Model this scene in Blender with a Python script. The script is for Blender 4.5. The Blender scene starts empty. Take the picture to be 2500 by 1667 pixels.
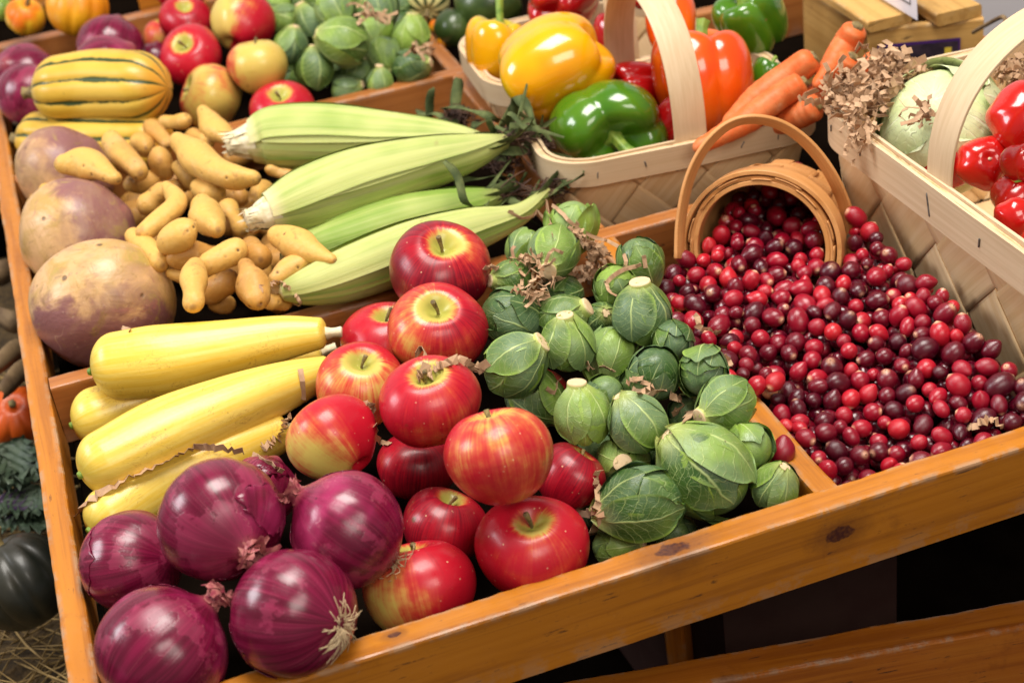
import bpy, math, random
import numpy as np
from mathutils import Matrix, Vector
random.seed(7)
RNG = np.random.default_rng(7)
scene = bpy.context.scene
COL = scene.collection
# ------------------------------------------------------------------ camera
R = np.array([[0.94, 0.266, -0.212], [-0.318, 0.466, -0.826], [-0.121, 0.844, 0.523]])
u_, s_, v_ = np.linalg.svd(R); R = u_ @ v_
F = 3947.17                      # focal length in photo pixels (2500 wide)
O = np.array([0.0, 0.0, 0.7])    # camera place, metres above the tray rim
cam_d = bpy.data.cameras.new('camera')
cam = bpy.data.objects.new('camera', cam_d); COL.objects.link(cam)
cam.matrix_world = Matrix([list(R[i]) + [O[i]] for i in range(3)] + [[0, 0, 0, 1]])
cam_d.sensor_width = 36.0; cam_d.lens = F / 2500 * 36.0
cam_d.clip_start = 0.02; cam_d.clip_end = 60
cam_d.dof.use_dof = True; cam_d.dof.focus_distance = 1.22; cam_d.dof.aperture_fstop = 7.5
scene.camera = cam
# ------------------------------------------------------------------ light
world = bpy.data.worlds.new('World'); scene.world = world; world.use_nodes = True
wb = world.node_tree.nodes['Background']
wb.inputs[0].default_value = (1.0, 0.95, 0.9, 1); wb.inputs[1].default_value = 0.24
def area(name, loc, target, sx, sy, power, col):
    d = bpy.data.lights.new(name, 'AREA'); d.shape = 'RECTANGLE'; d.size = sx; d.size_y = sy
    d.energy = power; d.color = col
    o = bpy.data.objects.new(name, d); COL.objects.link(o); o.location = loc
    o.rotation_euler = (Vector(target) - Vector(loc)).to_track_quat('-Z', 'Y').to_euler()
    return o
area('ceiling_lamp', (0.35, 1.15, 2.1), (0.30, 1.25, 0), 1.25, 1.0, 74, (1.0, 0.95, 0.88))
area('window_light', (-1.8, 1.7, 1.3), (0.4, 1.2, 0), 1.0, 0.8, 36, (0.97, 0.97, 1.0))
area('camera_side_fill', (0.5, -0.9, 1.7), (0.35, 1.0, 0), 1.3, 0.9, 30, (1.0, 0.92, 0.82))  # unseen fill, added on the camera side to brighten the front rail
scene.view_settings.view_transform = 'Standard'; scene.view_settings.look = 'None'
scene.view_settings.exposure = -0.08; scene.view_settings.gamma = 1.0
scene.view_settings.use_curve_mapping = False
try:
    scene.cycles.use_denoising = True
except Exception:
    pass
# ------------------------------------------------------------------ measuring helpers (photo pixel + height -> place)
def ray(x, y): return R @ np.array([(x - 1250) / F, -(y - 833.5) / F, -1.0])
def atz(x, y, z):
    d = ray(x, y); return O + d * ((z - O[2]) / d[2])
def depth(w): return -float((R.T @ (np.asarray(w) - O))[2])
def pxr(r, w): return r * depth(w) / F
def camdir(v):
    w = R @ np.asarray(v, float); return w / np.linalg.norm(w)
def basis(axis, roll=0.0):
    z = np.asarray(axis, float); z = z / np.linalg.norm(z)
    x = R[:, 0] - z * (R[:, 0] @ z)
    if np.linalg.norm(x) < .2: x = R[:, 1] - z * (R[:, 1] @ z)
    x /= np.linalg.norm(x); y = np.cross(z, x)
    c, s = math.cos(roll), math.sin(roll)
    return np.stack([c * x + s * y, -s * x + c * y, z], 1)
class Noise:
    """smooth noise: a sum of sines"""
    def __init__(self, seed, freq, n=10):
        r = np.random.default_rng(int(abs(seed) * 10) + 1)
        k = r.normal(size=(n, 3)); k /= np.linalg.norm(k, axis=1)[:, None]
        self.k = k * freq * r.uniform(.6, 1.6, (n, 1)); self.p = r.uniform(0, 6.28, n)
        self.a = 1.0 / math.sqrt(n)
    def __call__(self, P): return (np.sin(np.asarray(P) @ self.k.T + self.p).sum(-1)) * self.a
# ------------------------------------------------------------------ mesh helpers
def link(name, me, parent=None, loc=None, m=None):
    o = bpy.data.objects.new(name, me); COL.objects.link(o)
    if m is not None: me.materials.append(m)
    if parent is not None: o.parent = parent
    if loc is not None: o.location = [float(c) for c in loc]
    return o
def mesh(name, V, faces, pv=None, smooth=True, edge=None):
    me = bpy.data.meshes.new(name)
    me.from_pydata([tuple(map(float, v)) for v in V], [], [tuple(int(i) for i in f) for f in faces])
    if smooth: me.polygons.foreach_set('use_smooth', [True] * len(me.polygons))
    if pv is not None:
        a = me.attributes.new('pv', 'FLOAT_VECTOR', 'POINT'); a.data.foreach_set('vector', np.asarray(pv, np.float32).ravel())
    if edge is not None:
        a = me.attributes.new('edge', 'FLOAT', 'POINT'); a.data.foreach_set('value', np.asarray(edge, np.float32).ravel())
    me.update(); return me
class MB:
    """collects pieces into ONE mesh"""
    def __init__(self): self.V = []; self.F = []; self.P = []; self.n = 0
    def add(self, V, Fc, pv=None):
        V = np.asarray(V, float).reshape(-1, 3)
        self.V.append(V); self.P.append(np.zeros_like(V) if pv is None else np.asarray(pv, float).reshape(-1, 3))
        self.F += [tuple(i + self.n for i in f) for f in Fc]; self.n += len(V); return self
    def build(self, name, m, parent=None, loc=(0, 0, 0), smooth=True):
        V = np.concatenate(self.V) - np.asarray(loc)
        return link(name, mesh(name, V, self.F, np.concatenate(self.P), smooth), parent, loc if parent is None else None, m)
def grid(nu, nv, wrap=False):
    f = []
    for i in range(nu - 1):
        for j in range(nv if wrap else nv - 1):
            k = (j + 1) % nv
            f.append((i * nv + j, i * nv + k, (i + 1) * nv + k, (i + 1) * nv + j))
    return f
def catmull(P, n):
    P = np.asarray(P, float)
    if len(P) == 1: return np.repeat(P, n, 0)
    Q = np.concatenate([[2 * P[0] - P[1]], P, [2 * P[-1] - P[-2]]])
    out = []
    for t in np.linspace(0, len(P) - 1, n):
        i = min(int(t), len(P) - 2); f = t - i
        p0, p1, p2, p3 = Q[i:i + 4]
        out.append(.5 * ((2 * p1) + (-p0 + p2) * f + (2 * p0 - 5 * p1 + 4 * p2 - p3) * f * f + (-p0 + 3 * p1 - 3 * p2 + p3) * f ** 3))
    return np.array(out)
def frames(C, up=None):
    T = np.gradient(C, axis=0); T /= np.linalg.norm(T, axis=1)[:, None] + 1e-12
    x = (np.array([0, 0, 1.0]) if up is None else np.asarray(up, float)); x = x - T[0] * (x @ T[0])
    if np.linalg.norm(x) < .1: x = np.array([1.0, 0, 0]) - T[0] * T[0][0]
    X = []
    for t in T:
        x = x - t * (x @ t); x /= np.linalg.norm(x); X.append(x)
    X = np.array(X); return T, X, np.cross(T, X)
def sweep(C, rad, n=44, m=28, caps=(1.0, 1.0), shape=None):
    """tube with rounded ends along the control points C; rad per control point"""
    C = np.asarray(C, float); rad = np.asarray(rad, float)
    k = 120
    if len(C) == 1: C = np.array([C[0], C[0] + np.array([1e-4, 0, 0])]); rad = np.array([rad[0], rad[0]])
    D = catmull(C, k); rr = catmull(rad[:, None], k)[:, 0]
    e0, e1 = caps[0] * rad[0], caps[1] * rad[-1]
    t0 = D[0] - D[1]; t0 /= np.linalg.norm(t0) + 1e-12; t1 = D[-1] - D[-2]; t1 /= np.linalg.norm(t1) + 1e-12
    a = np.linspace(1, 0, 16)[:-1] ** 1.0; a0 = np.sin(a * math.pi / 2)
    pre = np.array([D[0] + t0 * e0 * q for q in a0]); rpre = rad[0] * np.sqrt(np.maximum(0, 1 - a0 ** 2))
    post = np.array([D[-1] + t1 * e1 * q for q in a0[::-1]]); rpost = rad[-1] * np.sqrt(np.maximum(0, 1 - a0[::-1] ** 2))
    D = np.concatenate([pre, D, post]); rr = np.concatenate([rpre, rr, rpost])
    L = np.concatenate([[0], np.cumsum(np.linalg.norm(np.diff(D, axis=0), axis=1))]); L /= L[-1]
    # finer sampling at the ends
    s = np.linspace(0, 1, n); s = s - .11 * np.sin(2 * math.pi * s) * .9
    D = np.stack([np.interp(s, L, D[:, i]) for i in range(3)], 1); rr = np.interp(s, L, rr)
    T, X, Y = frames(D)
    th = np.arange(m) * 2 * math.pi / m
    f = np.ones((n, m)) if shape is None else shape(s[:, None], th[None, :]) * np.ones((n, m))
    V = D[:, None, :] + (rr[:, None] * f)[..., None] * (np.cos(th)[None, :, None] * X[:, None, :] + np.sin(th)[None, :, None] * Y[:, None, :])
    pv = np.stack([np.cos(th)[None] + 0 * s[:, None], np.sin(th)[None] + 0 * s[:, None], s[:, None] + 0 * th[None]], -1)
    return V.reshape(-1, 3), grid(n, m, True), pv.reshape(-1, 3)
def tube(C, r, n=14, m=6, caps=(.3, .3)):
    rad = r if hasattr(r, '__len__') else [r] * len(C)
    return sweep(C, rad, n, m, caps)
def ribbon(C, w, n, wd=None, fold=None, twist=0.0):
    """flat strip along C; wd = width direction"""
    D = catmull(C, n) if n else np.asarray(C, float)
    T, X, Y = frames(D, wd)
    w = np.asarray(w) * np.ones(len(D))
    if twist:
        a = (np.linspace(-.5, .5, len(D)) * twist)[:, None]; X, Y = X * np.cos(a) + Y * np.sin(a), Y * np.cos(a) - X * np.sin(a)
    V = np.stack([D - X * w[:, None] / 2, D, D + X * w[:, None] / 2], 1)
    if fold is not None: V[:, 1] += Y * (fold * w)[:, None]
    s = np.linspace(0, 1, len(D))
    pv = np.stack([np.stack([np.full_like(s, q), s, 0 * s], -1) for q in (-1, 0, 1)], 1)
    return V.reshape(-1, 3), grid(len(D), 3), pv.reshape(-1, 3)
def lathe(rho, z, m=48):
    th = np.arange(m) * 2 * math.pi / m; n = len(rho)
    V = np.stack([rho[:, None] * np.cos(th), rho[:, None] * np.sin(th), z[:, None] + 0 * th], -1)
    s = np.linspace(0, 1, n)
    pv = np.stack([np.cos(th)[None] + 0 * s[:, None], np.sin(th)[None] + 0 * s[:, None], s[:, None] + 0 * th[None]], -1)
    return V, grid(n, m, True), pv
def thing(name, label, cat, loc=(0, 0, 0), group=None):
    o = bpy.data.objects.new(name, None); COL.objects.link(o); o.location = [float(c) for c in loc]
    o.empty_display_size = .01
    return tag(o, label, cat, group)
def tag(o, label, cat, group=None):
    o['label'] = label; o['category'] = cat
    if group: o['group'] = group
    return o
# ------------------------------------------------------------------ material helpers
class G:
    def __init__(self, name, rough=.5, spec=.5, coat=0, coatr=.1, sss=0, sssr=(.01, .004, .002)):
        self.m = bpy.data.materials.new(name); self.m.use_nodes = True; self.nt = self.m.node_tree
        self.b = self.nt.nodes['Principled BSDF']
        self.set('Roughness', rough); self.set('Specular IOR Level', spec)
        if coat: self.set('Coat Weight', coat); self.set('Coat Roughness', coatr)
        if sss:
            self.set('Subsurface Weight', sss); self.set('Subsurface Radius', sssr); self.set('Subsurface Scale', 1.0)
    def set(self, k, v):
        i = self.b.inputs[k]
        if isinstance(v, bpy.types.NodeSocket): self.nt.links.new(v, i)
        else: i.default_value = (*v, 1) if (i.type == 'RGBA' and len(v) == 3) else v
    def n(self, typ, props=None, **ins):
        nd = self.nt.nodes.new(typ)
        for k, v in (props or {}).items(): setattr(nd, k, v)
        for k, v in ins.items():
            i = nd.inputs[int(k[1:])] if k[0] == '_' else nd.inputs[k]
            if isinstance(v, bpy.types.NodeSocket): self.nt.links.new(v, i)
            elif v is not None: i.default_value = (*v, 1) if (i.type == 'RGBA' and len(v) == 3) else v
        return nd
    def obj(self): return self.n('ShaderNodeTexCoord').outputs['Object']
    def pv(self): return self.n('ShaderNodeAttribute', {'attribute_name': 'pv'}).outputs['Vector']
    def edge(self): return self.n('ShaderNodeAttribute', {'attribute_name': 'edge'}).outputs['Fac']
    def prop(self, k): return self.n('ShaderNodeAttribute', {'attribute_name': k, 'attribute_type': 'OBJECT'}).outputs['Fac']
    def rnd(self): return self.n('ShaderNodeObjectInfo').outputs['Random']
    def sep(self, v): o = self.n('ShaderNodeSeparateXYZ', None, _0=v).outputs; return o[0], o[1], o[2]
    def comb(self, x, y, z): return self.n('ShaderNodeCombineXYZ', None, _0=x, _1=y, _2=z).outputs[0]
    def vm(self, op, a, b): return self.n('ShaderNodeVectorMath', {'operation': op}, _0=a, _1=b).outputs[0]
    def m_(self, op, a, b=0.5, c=0.5, clamp=False): return self.n('ShaderNodeMath', {'operation': op, 'use_clamp': clamp}, _0=a, _1=b, _2=c).outputs[0]
    def noise(self, v, scale, detail=3, rough=.5, dist=0): return self.n('ShaderNodeTexNoise', None, Vector=v, Scale=scale, Detail=detail, Roughness=rough, Distortion=dist).outputs[0]
    def noisec(self, v, scale, detail=2): return self.n('ShaderNodeTexNoise', None, Vector=v, Scale=scale, Detail=detail).outputs[1]
    def voro(self, v, scale, feature='F1', rnd=1.0): return self.n('ShaderNodeTexVoronoi', {'feature': feature}, Vector=v, Scale=scale, Randomness=rnd).outputs['Distance']
    def mr(self, v, a, b, c=0.0, d=1.0): return self.n('ShaderNodeMapRange', {'interpolation_type': 'SMOOTHSTEP'}, _0=v, _1=a, _2=b, _3=c, _4=d).outputs[0]
    def mix(self, f, a, b, blend='MIX'): return self.n('ShaderNodeMix', {'data_type': 'RGBA', 'blend_type': blend}, _0=f, _6=a, _7=b).outputs[2]
    def bump(self, h, strength=.3, dist=.001): self.set('Normal', self.n('ShaderNodeBump', None, Strength=strength, Distance=dist, Height=h).outputs[0])
    def col(self, c): self.set('Base Color', c); return self
M = {}
def mat_apple():
    g = G('apple_skin', .36, .40, coat=.12, coatr=.15)
    p = g.pv(); x, y, v = g.sep(p); ob = g.obj()
    off = g.m_('MULTIPLY', g.rnd(), 50.0)
    sv = g.comb(g.m_('ADD', g.m_('MULTIPLY', x, 7.0), off), g.m_('MULTIPLY', y, 7.0), g.m_('MULTIPLY', v, 1.1))
    st = g.noise(sv, 1.0, 4, .65)
    st2 = g.noise(g.vm('MULTIPLY', sv, (3.0, 3.0, 2.2)), 1.0, 3, .6)
    ob2 = g.vm('ADD', ob, g.comb(off, off, off))
    low = g.noise(ob2, 16.0, 2, .5)
    fin = g.noise(ob2, 95.0, 3, .6)
    face = g.prop('face')       # how strongly the blush keeps to one side
    side = g.m_('MULTIPLY', x, face)
    k = g.m_('ADD', g.prop('blush'), side)
    k = g.m_('ADD', k, g.m_('MULTIPLY', g.m_('SUBTRACT', low, .5), 1.25))
    k = g.m_('ADD', k, g.m_('MULTIPLY', g.m_('SUBTRACT', st, .5), .42))
    k = g.m_('ADD', k, g.m_('MULTIPLY', g.m_('SUBTRACT', st2, .5), .30))
    k = g.m_('ADD', k, g.m_('MULTIPLY', g.m_('SUBTRACT', fin, .5), .40)); k = g.m_('ADD', k, g.m_('MULTIPLY', g.m_('SUBTRACT', g.noise(ob2, 42.0, 3, .6), .5), .55))
    cav = g.mr(g.m_('ADD', v, g.m_('MULTIPLY', g.m_('SUBTRACT', st2, .5), .06)), .05, .175, .85, 0.0)       # greenish stem hollow
    k = g.m_('SUBTRACT', k, cav)
    yel = g.mix(g.noise(ob2, 22.0, 2), (.60, .50, .12), (.64, .40, .08))
    yel = g.mix(g.mr(v, .03, .17, 1, 0), yel, (.40, .38, .07))
    c = g.mix(g.mr(k, .02, .50), yel, (.58, .085, .035))
    c = g.mix(g.mr(k, .24, .68), c, (.45, .007, .020))
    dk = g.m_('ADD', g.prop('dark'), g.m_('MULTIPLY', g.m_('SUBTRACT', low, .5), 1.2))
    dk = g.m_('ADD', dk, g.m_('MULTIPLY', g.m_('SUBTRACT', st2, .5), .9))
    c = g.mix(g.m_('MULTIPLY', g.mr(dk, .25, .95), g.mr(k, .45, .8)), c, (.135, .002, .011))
    dots = g.voro(ob2, 150.0)
    c = g.mix(g.m_('MULTIPLY', g.mr(dots, .07, .13, .55, 0), g.mr(fin, .42, .6)), c, (.80, .55, .32))
    spot = g.voro(ob2, 34.0)
    c = g.mix(g.m_('MULTIPLY', g.mr(spot, .05, .10, .8, 0), g.mr(low, .52, .6)), c, (.10, .045, .012))
    g.col(c); g.set('Roughness', g.mr(fin, .3, .7, .27, .42)); g.bump(g.m_('ADD', fin, g.m_('MULTIPLY', st2, .4)), .12, .0006)
    return g.m
def mat_onion():
    g = G('red_onion_skin', .30, .5, coat=.1, coatr=.3)
    x, y, v = g.sep(g.pv()); ob = g.obj(); off = g.m_('MULTIPLY', g.rnd(), 40.0)
    sv = g.comb(g.m_('ADD', g.m_('MULTIPLY', x, 9.0), off), g.m_('MULTIPLY', y, 9.0), g.m_('MULTIPLY', v, 1.0))
    a = g.noise(sv, 1.0, 4, .6, .3); b = g.noise(g.vm('MULTIPLY', sv, (6.5, 6.5, 1.8)), 1.0, 2, .5)
    low = g.noise(g.vm('ADD', ob, g.comb(off, off, 0.0)), 18.0, 3, .55)
    c = g.mix(g.mr(a, .35, .68), (.100, .003, .019), (.19, .007, .040))
    c = g.mix(g.m_('MULTIPLY', g.mr(b, .61, .70), .34), c, (.44, .075, .12))
    c = g.mix(g.mr(low, .54, .72, 0, .75), c, (.38, .028, .11))
    c = g.mix(g.mr(low, .22, .36, .7, 0), c, (.085, .004, .014))
    peel = g.noise(g.vm('ADD', ob, g.comb(off, 3.0, off)), 26.0, 5, .6)
    edgep = g.m_('ABSOLUTE', g.m_('SUBTRACT', peel, .56))
    c = g.mix(g.mr(peel, .555, .575, 0, .28), c, (.42, .045, .115))
    c = g.mix(g.m_('MULTIPLY', g.mr(edgep, .0, .006, .35, 0), g.mr(low, .48, .6)), c, (.55, .17, .20))
    c = g.mix(g.mr(v, .03, .1, .7, 0), c, (.32, .07, .08))
    c = g.mix(g.m_('MULTIPLY', g.mr(g.voro(ob, 46.0), .03, .06, .8, 0), g.mr(low, .5, .6)), c, (.05, .002, .01))
    g.col(c); g.set('Roughness', g.mr(peel, .45, .65, .22, .40))
    g.bump(g.m_('ADD', g.m_('MULTIPLY', b, .6), g.m_('MULTIPLY', g.mr(peel, .55, .57), .8)), .16, .0008)
    return g.m
def mat_leaf(name, dark, light, vein, rough=.42, base=None, k1=7.0, blu=(.15, .23, .14)):
    """cabbage-family leaf: pv = (across, along, seed)"""
    g = G(name, rough, .5, coat=.12, coatr=.25)
    u, v, s = g.sep(g.pv()); ob = g.obj(); off = g.m_('MULTIPLY', g.rnd(), 40.0)
    p = g.vm('ADD', ob, g.comb(off, s, off))
    d1 = g.m_('SUBTRACT', g.noise(p, 55.0, 2), .5); d2 = g.m_('SUBTRACT', g.noise(g.vm('ADD', p, (7, 3, 1)), 70.0, 2), .5)
    uu = g.m_('ADD', u, g.m_('MULTIPLY', d1, .30)); vv = g.m_('ADD', v, g.m_('MULTIPLY', d2, .22))
    au = g.m_('ABSOLUTE', uu)
    mid = g.mr(au, .010, .060, 1, 0)
    lv = g.m_('SUBTRACT', g.m_('MULTIPLY', vv, k1), g.m_('MULTIPLY', g.m_('POWER', au, .75), 2.9))
    tri = g.m_('ABSOLUTE', g.m_('SUBTRACT', g.m_('FRACT', g.m_('ADD', lv, g.m_('MULTIPLY', s, 3.0))), .5))
    side = g.mr(tri, .005, .060, .75, 0)
    net = g.voro(g.comb(g.m_('MULTIPLY', uu, 4.0), g.m_('MULTIPLY', vv, 7.0), s), 1.6, 'DISTANCE_TO_EDGE')
    netv = g.mr(net, .0, .045, .32, 0)
    ve = g.m_('MAXIMUM', g.m_('MAXIMUM', mid, side), netv)
    low = g.noise(p, 28.0, 3, .55)
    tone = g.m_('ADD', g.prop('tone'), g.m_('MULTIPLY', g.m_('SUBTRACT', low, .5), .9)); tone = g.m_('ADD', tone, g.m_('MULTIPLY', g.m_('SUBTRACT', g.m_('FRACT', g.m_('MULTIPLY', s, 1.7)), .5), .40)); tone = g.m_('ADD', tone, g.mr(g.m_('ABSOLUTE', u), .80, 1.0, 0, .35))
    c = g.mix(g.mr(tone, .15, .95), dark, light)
    c = g.mix(g.m_('MULTIPLY', g.mr(g.noise(p, 22.0, 3), .42, .66), .6), c, blu)
    c = g.mix(g.m_('MULTIPLY', ve, g.mr(v, .3, 1.0, .80, .42)), c, vein)
    c = g.mix(g.mr(v, .0, .30, .85, 0), c, base or (.42, .48, .13))
    spk = g.voro(p, 75.0)
    c = g.mix(g.m_('MULTIPLY', g.mr(spk, .04, .09, .8, 0), g.mr(low, .60, .66)), c, (.07, .045, .02))
    g.col(c); h = g.m_('SUBTRACT', g.m_('MULTIPLY', ve, .7), g.m_('ADD', g.m_('MULTIPLY', g.noise(p, 130.0, 3), .7), g.m_('MULTIPLY', g.noise(p, 60.0, 2), 1.4)))
    g.bump(h, .60, .0011); g.set('Roughness', g.mr(low, .3, .7, rough - .06, rough + .16))
    return g.m
def mat_cut():
    g = G('sprout_stem_cut', .7, .3); ob = g.obj(); x, y, v = g.sep(g.pv())
    n = g.noise(ob, 220.0, 3)
    c = g.mix(n, (.58, .38, .19), (.78, .62, .40)); c = g.mix(g.mr(v, .55, .78, 0, 1), c, (.42, .48, .13))
    g.col(c); g.bump(n, .4, .001); return g.m
def mat_berry():
    g = G('cranberry_skin', .26, .5, coat=.25, coatr=.15)
    x, y, v = g.sep(g.pv()); ob = g.obj(); r = g.prop('tone'); off = g.m_('MULTIPLY', g.rnd(), 90.0)
    p = g.vm('ADD', ob, g.comb(off, off, off)); n = g.noise(p, 130.0, 3); n2 = g.noise(p, 420.0, 3)
    t = g.m_('ADD', r, g.m_('MULTIPLY', g.m_('SUBTRACT', n, .5), .9))
    c = g.mix(g.mr(t, .15, .62), (.065, .0012, .009), (.32, .003, .019))
    c = g.mix(g.mr(t, .60, .95), c, (.50, .010, .020))
    c = g.mix(g.mr(t, 1.05, 1.4), c, (.60, .30, .14))
    pale = g.m_('MULTIPLY', g.mr(v, .82, .97), g.mr(g.m_('ADD', n, g.m_('MULTIPLY', r, .5)), .45, .75))
    c = g.mix(pale, c, (.78, .42, .26))
    c = g.mix(g.m_('MULTIPLY', g.mr(g.voro(p, 700.0), .10, .16, .5, 0), g.mr(n, .5, .6)), c, (.75, .30, .28))
    c = g.mix(g.mr(v, .972, .985), c, (.16, .07, .05))
    g.col(c); g.set('Roughness', g.m_('ADD', g.mr(n, .3, .7, .14, .30), g.m_('MULTIPLY', g.rnd(), .08))); g.bump(g.m_('ADD', g.m_('MULTIPLY', n2, .4), g.m_('MULTIPLY', g.noise(p, 210.0, 2), g.mr(g.rnd(), .55, 1.0, .2, 2.2))), .22, .0009); return g.m
def mat_potato():
    g = G('fingerling_potato_skin', .52, .4)
    ob = g.obj(); off = g.m_('MULTIPLY', g.rnd(), 60.0); p = g.vm('ADD', ob, g.comb(off, off, off))
    low = g.noise(p, 30.0, 3, .55); fin = g.noise(p, 210.0, 4, .6)
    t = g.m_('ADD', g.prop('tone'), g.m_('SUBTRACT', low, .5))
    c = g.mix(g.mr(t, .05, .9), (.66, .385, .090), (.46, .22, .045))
    c = g.mix(g.mr(fin, .5, .8, 0, .3), c, (.74, .52, .22))
    c = g.mix(g.mr(g.noise(p, 75.0, 5, .75), .56, .68, 0, .6), c, (.36, .17, .05)); c = g.mix(g.mr(g.noise(p, 24.0, 3, .6), .55, .7, 0, .35), c, (.56, .33, .16))
    sp = g.voro(p, 85.0)
    c = g.mix(g.m_('MULTIPLY', g.mr(sp, .07, .15, .9, 0), g.mr(g.noise(p, 40.0, 1), .44, .52)), c, (.10, .045, .015))
    x, y, v = g.sep(g.pv()); c = g.mix(g.mr(v, .988, .999, 0, .6), c, (.20, .10, .05))
    g.col(c); g.bump(g.m_('SUBTRACT', g.m_('ADD', g.m_('MULTIPLY', fin, .6), g.m_('MULTIPLY', g.noise(p, 90.0, 3), 1.2)), g.m_('MULTIPLY', g.mr(sp, .05, .24, 1.0, 0), g.mr(g.noise(p, 40.0, 1), .44, .52))), .55, .0016); return g.m
def mat_rutabaga():
    g = G('rutabaga_skin', .42, .45, coat=.15, coatr=.25)
    ob = g.obj(); off = g.m_('MULTIPLY', g.rnd(), 30.0); p = g.vm('ADD', ob, g.comb(off, off, off))
    x, y, v = g.sep(g.pv())
    low = g.noise(p, 12.0, 4, .6); mid = g.noise(p, 34.0, 5, .65, .6); fin = g.noise(p, 150.0, 4, .6)
    c = g.mix(g.mr(mid, .40, .62), (.62, .37, .17), (.48, .29, .085))
    k = g.m_('ADD', g.m_('MULTIPLY', v, -1.0), g.m_('ADD', g.prop('purple'), g.m_('MULTIPLY', g.m_('SUBTRACT', low, .5), 1.5)))
    k = g.m_('ADD', k, g.m_('MULTIPLY', g.m_('SUBTRACT', mid, .5), .7))
    c = g.mix(g.mr(k, -.10, .16), c, (.24, .098, .092))
    c = g.mix(g.mr(mid, .58, .70, 0, .70), c, (.38, .28, .05)); c = g.mix(g.mr(g.noise(g.vm('MULTIPLY', p, (1, 1, 1)), 9.0, 4, .65, .8), .50, .62, 0, .55), c, (.34, .19, .11))
    c = g.mix(g.mr(fin, .60, .78, 0, .35), c, (.70, .50, .33)); c = g.mix(g.mr(g.noise(p, 52.0, 6, .75, 1.0), .56, .68, 0, .65), c, (.26, .15, .05)); c = g.mix(g.mr(g.noise(g.vm('ADD', p, (3, 1, 7)), 30.0, 5, .7, 1.5), .60, .70, 0, .6), c, (.33, .12, .10))
    sp = g.voro(p, 38.0); sm = g.m_('MULTIPLY', g.mr(sp, .05, .14, .85, 0), g.mr(g.noise(p, 22.0, 1), .46, .55))
    c = g.mix(sm, c, (.085, .045, .02))
    ring = g.m_('ABSOLUTE', g.m_('SUBTRACT', g.noise(p, 17.0, 2, .5, .8), .5))
    c = g.mix(g.m_('MULTIPLY', g.mr(ring, .0, .010, .4, 0), g.mr(low, .55, .65)), c, (.60, .44, .28))
    g.col(c); g.set('Roughness', g.mr(mid, .3, .7, .34, .55)); g.bump(g.m_('ADD', g.m_('SUBTRACT', mid, sm), g.m_('MULTIPLY', g.noise(g.comb(g.m_('MULTIPLY', x, 1.2), g.m_('MULTIPLY', y, 1.2), g.m_('MULTIPLY', v, 26.0)), 1.0, 3), .5)), .5, .0028); return g.m
def mat_squash():
    g = G('yellow_squash_skin', .38, .45, coat=.2, coatr=.2)
    x, y, v = g.sep(g.pv()); ob = g.obj(); off = g.m_('MULTIPLY', g.rnd(), 30.0)
    sv = g.comb(g.m_('ADD', g.m_('MULTIPLY', x, 8.0), off), g.m_('MULTIPLY', y, 8.0), g.m_('MULTIPLY', v, 2.2))
    a = g.noise(sv, 1.0, 4, .6); p = g.vm('ADD', ob, g.comb(off, off, off)); low = g.noise(p, 14.0, 2); fin = g.noise(p, 160.0, 4, .65)
    c = g.mix(g.mr(a, .3, .7), (.77, .51, .050), (.82, .61, .125)); c = g.mix(g.mr(low, .5, .75, 0, .5), c, (.76, .42, .02))
    scr = g.m_('ABSOLUTE', g.m_('SUBTRACT', g.noise(g.vm('MULTIPLY', p, (1, 1, 2.0)), 40.0, 4, .7, 1.2), .5))
    c = g.mix(g.m_('MULTIPLY', g.mr(scr, .0, .012, .8, 0), g.mr(g.noise(p, 26.0, 1), .50, .57)), c, (.45, .24, .045))
    sp = g.voro(p, 90.0); c = g.mix(g.m_('MULTIPLY', g.mr(sp, .04, .09, .7, 0), g.mr(low, .44, .54)), c, (.35, .17, .03))
    c = g.mix(g.mr(v, .0, .05, .5, 0), c, (.50, .42, .05))
    c = g.mix(g.mr(g.noise(p, 48.0, 5, .7), .60, .74, 0, .4), c, (.62, .36, .03)); g.col(c); g.bump(g.m_('ADD', fin, g.m_('MULTIPLY', g.noise(p, 45.0, 3), 1.5)), .22, .0014); return g.m
def mat_delicata():
    g = G('delicata_skin', .42, .45, coat=.1)
    x, y, v = g.sep(g.pv()); ob = g.obj(); off = g.m_('MULTIPLY', g.rnd(), 30.0); p = g.vm('ADD', ob, g.comb(off, off, off))
    th = g.m_('ARCTAN2', y, x); low = g.noise(p, 20.0, 3)
    wob = g.m_('MULTIPLY', g.m_('SUBTRACT', g.noise(p, 55.0, 4, .7), .5), .9)
    tri = g.m_('ABSOLUTE', g.m_('SUBTRACT', g.m_('FRACT', g.m_('ADD', g.m_('MULTIPLY', th, 10 / 6.28318), g.m_('MULTIPLY', wob, .18))), .5))
    dash = g.noise(g.comb(g.m_('MULTIPLY', x, 2.5), g.m_('MULTIPLY', y, 2.5), g.m_('MULTIPLY', v, 5.0)), 1.0, 3, .6)
    w = g.mr(dash, .26, .62, .015, .135)
    st = g.m_('MULTIPLY', g.m_('GREATER_THAN', g.m_('SUBTRACT', w, tri), 0.0), 1.0)
    soft = g.mr(g.m_('SUBTRACT', w, tri), -.02, .03)
    c = g.mix(g.mr(low, .35, .7), (.64, .42, .060), (.56, .33, .025)); c = g.mix(g.mr(v, .86, 1.0, 0, .65), c, (.72, .27, .03))
    c = g.mix(g.mr(tri, .0, .12, .25, 0), c, (.40, .32, .03))
    c = g.mix(soft, c, (.035, .06, .014))
    c = g.mix(g.m_('MULTIPLY', g.mr(g.voro(p, 110.0), .05, .10, .8, 0), g.mr(low, .5, .58)), c, (.09, .09, .02))
    g.col(c); g.bump(g.noise(p, 120.0, 3), .1, .001); return g.m
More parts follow.
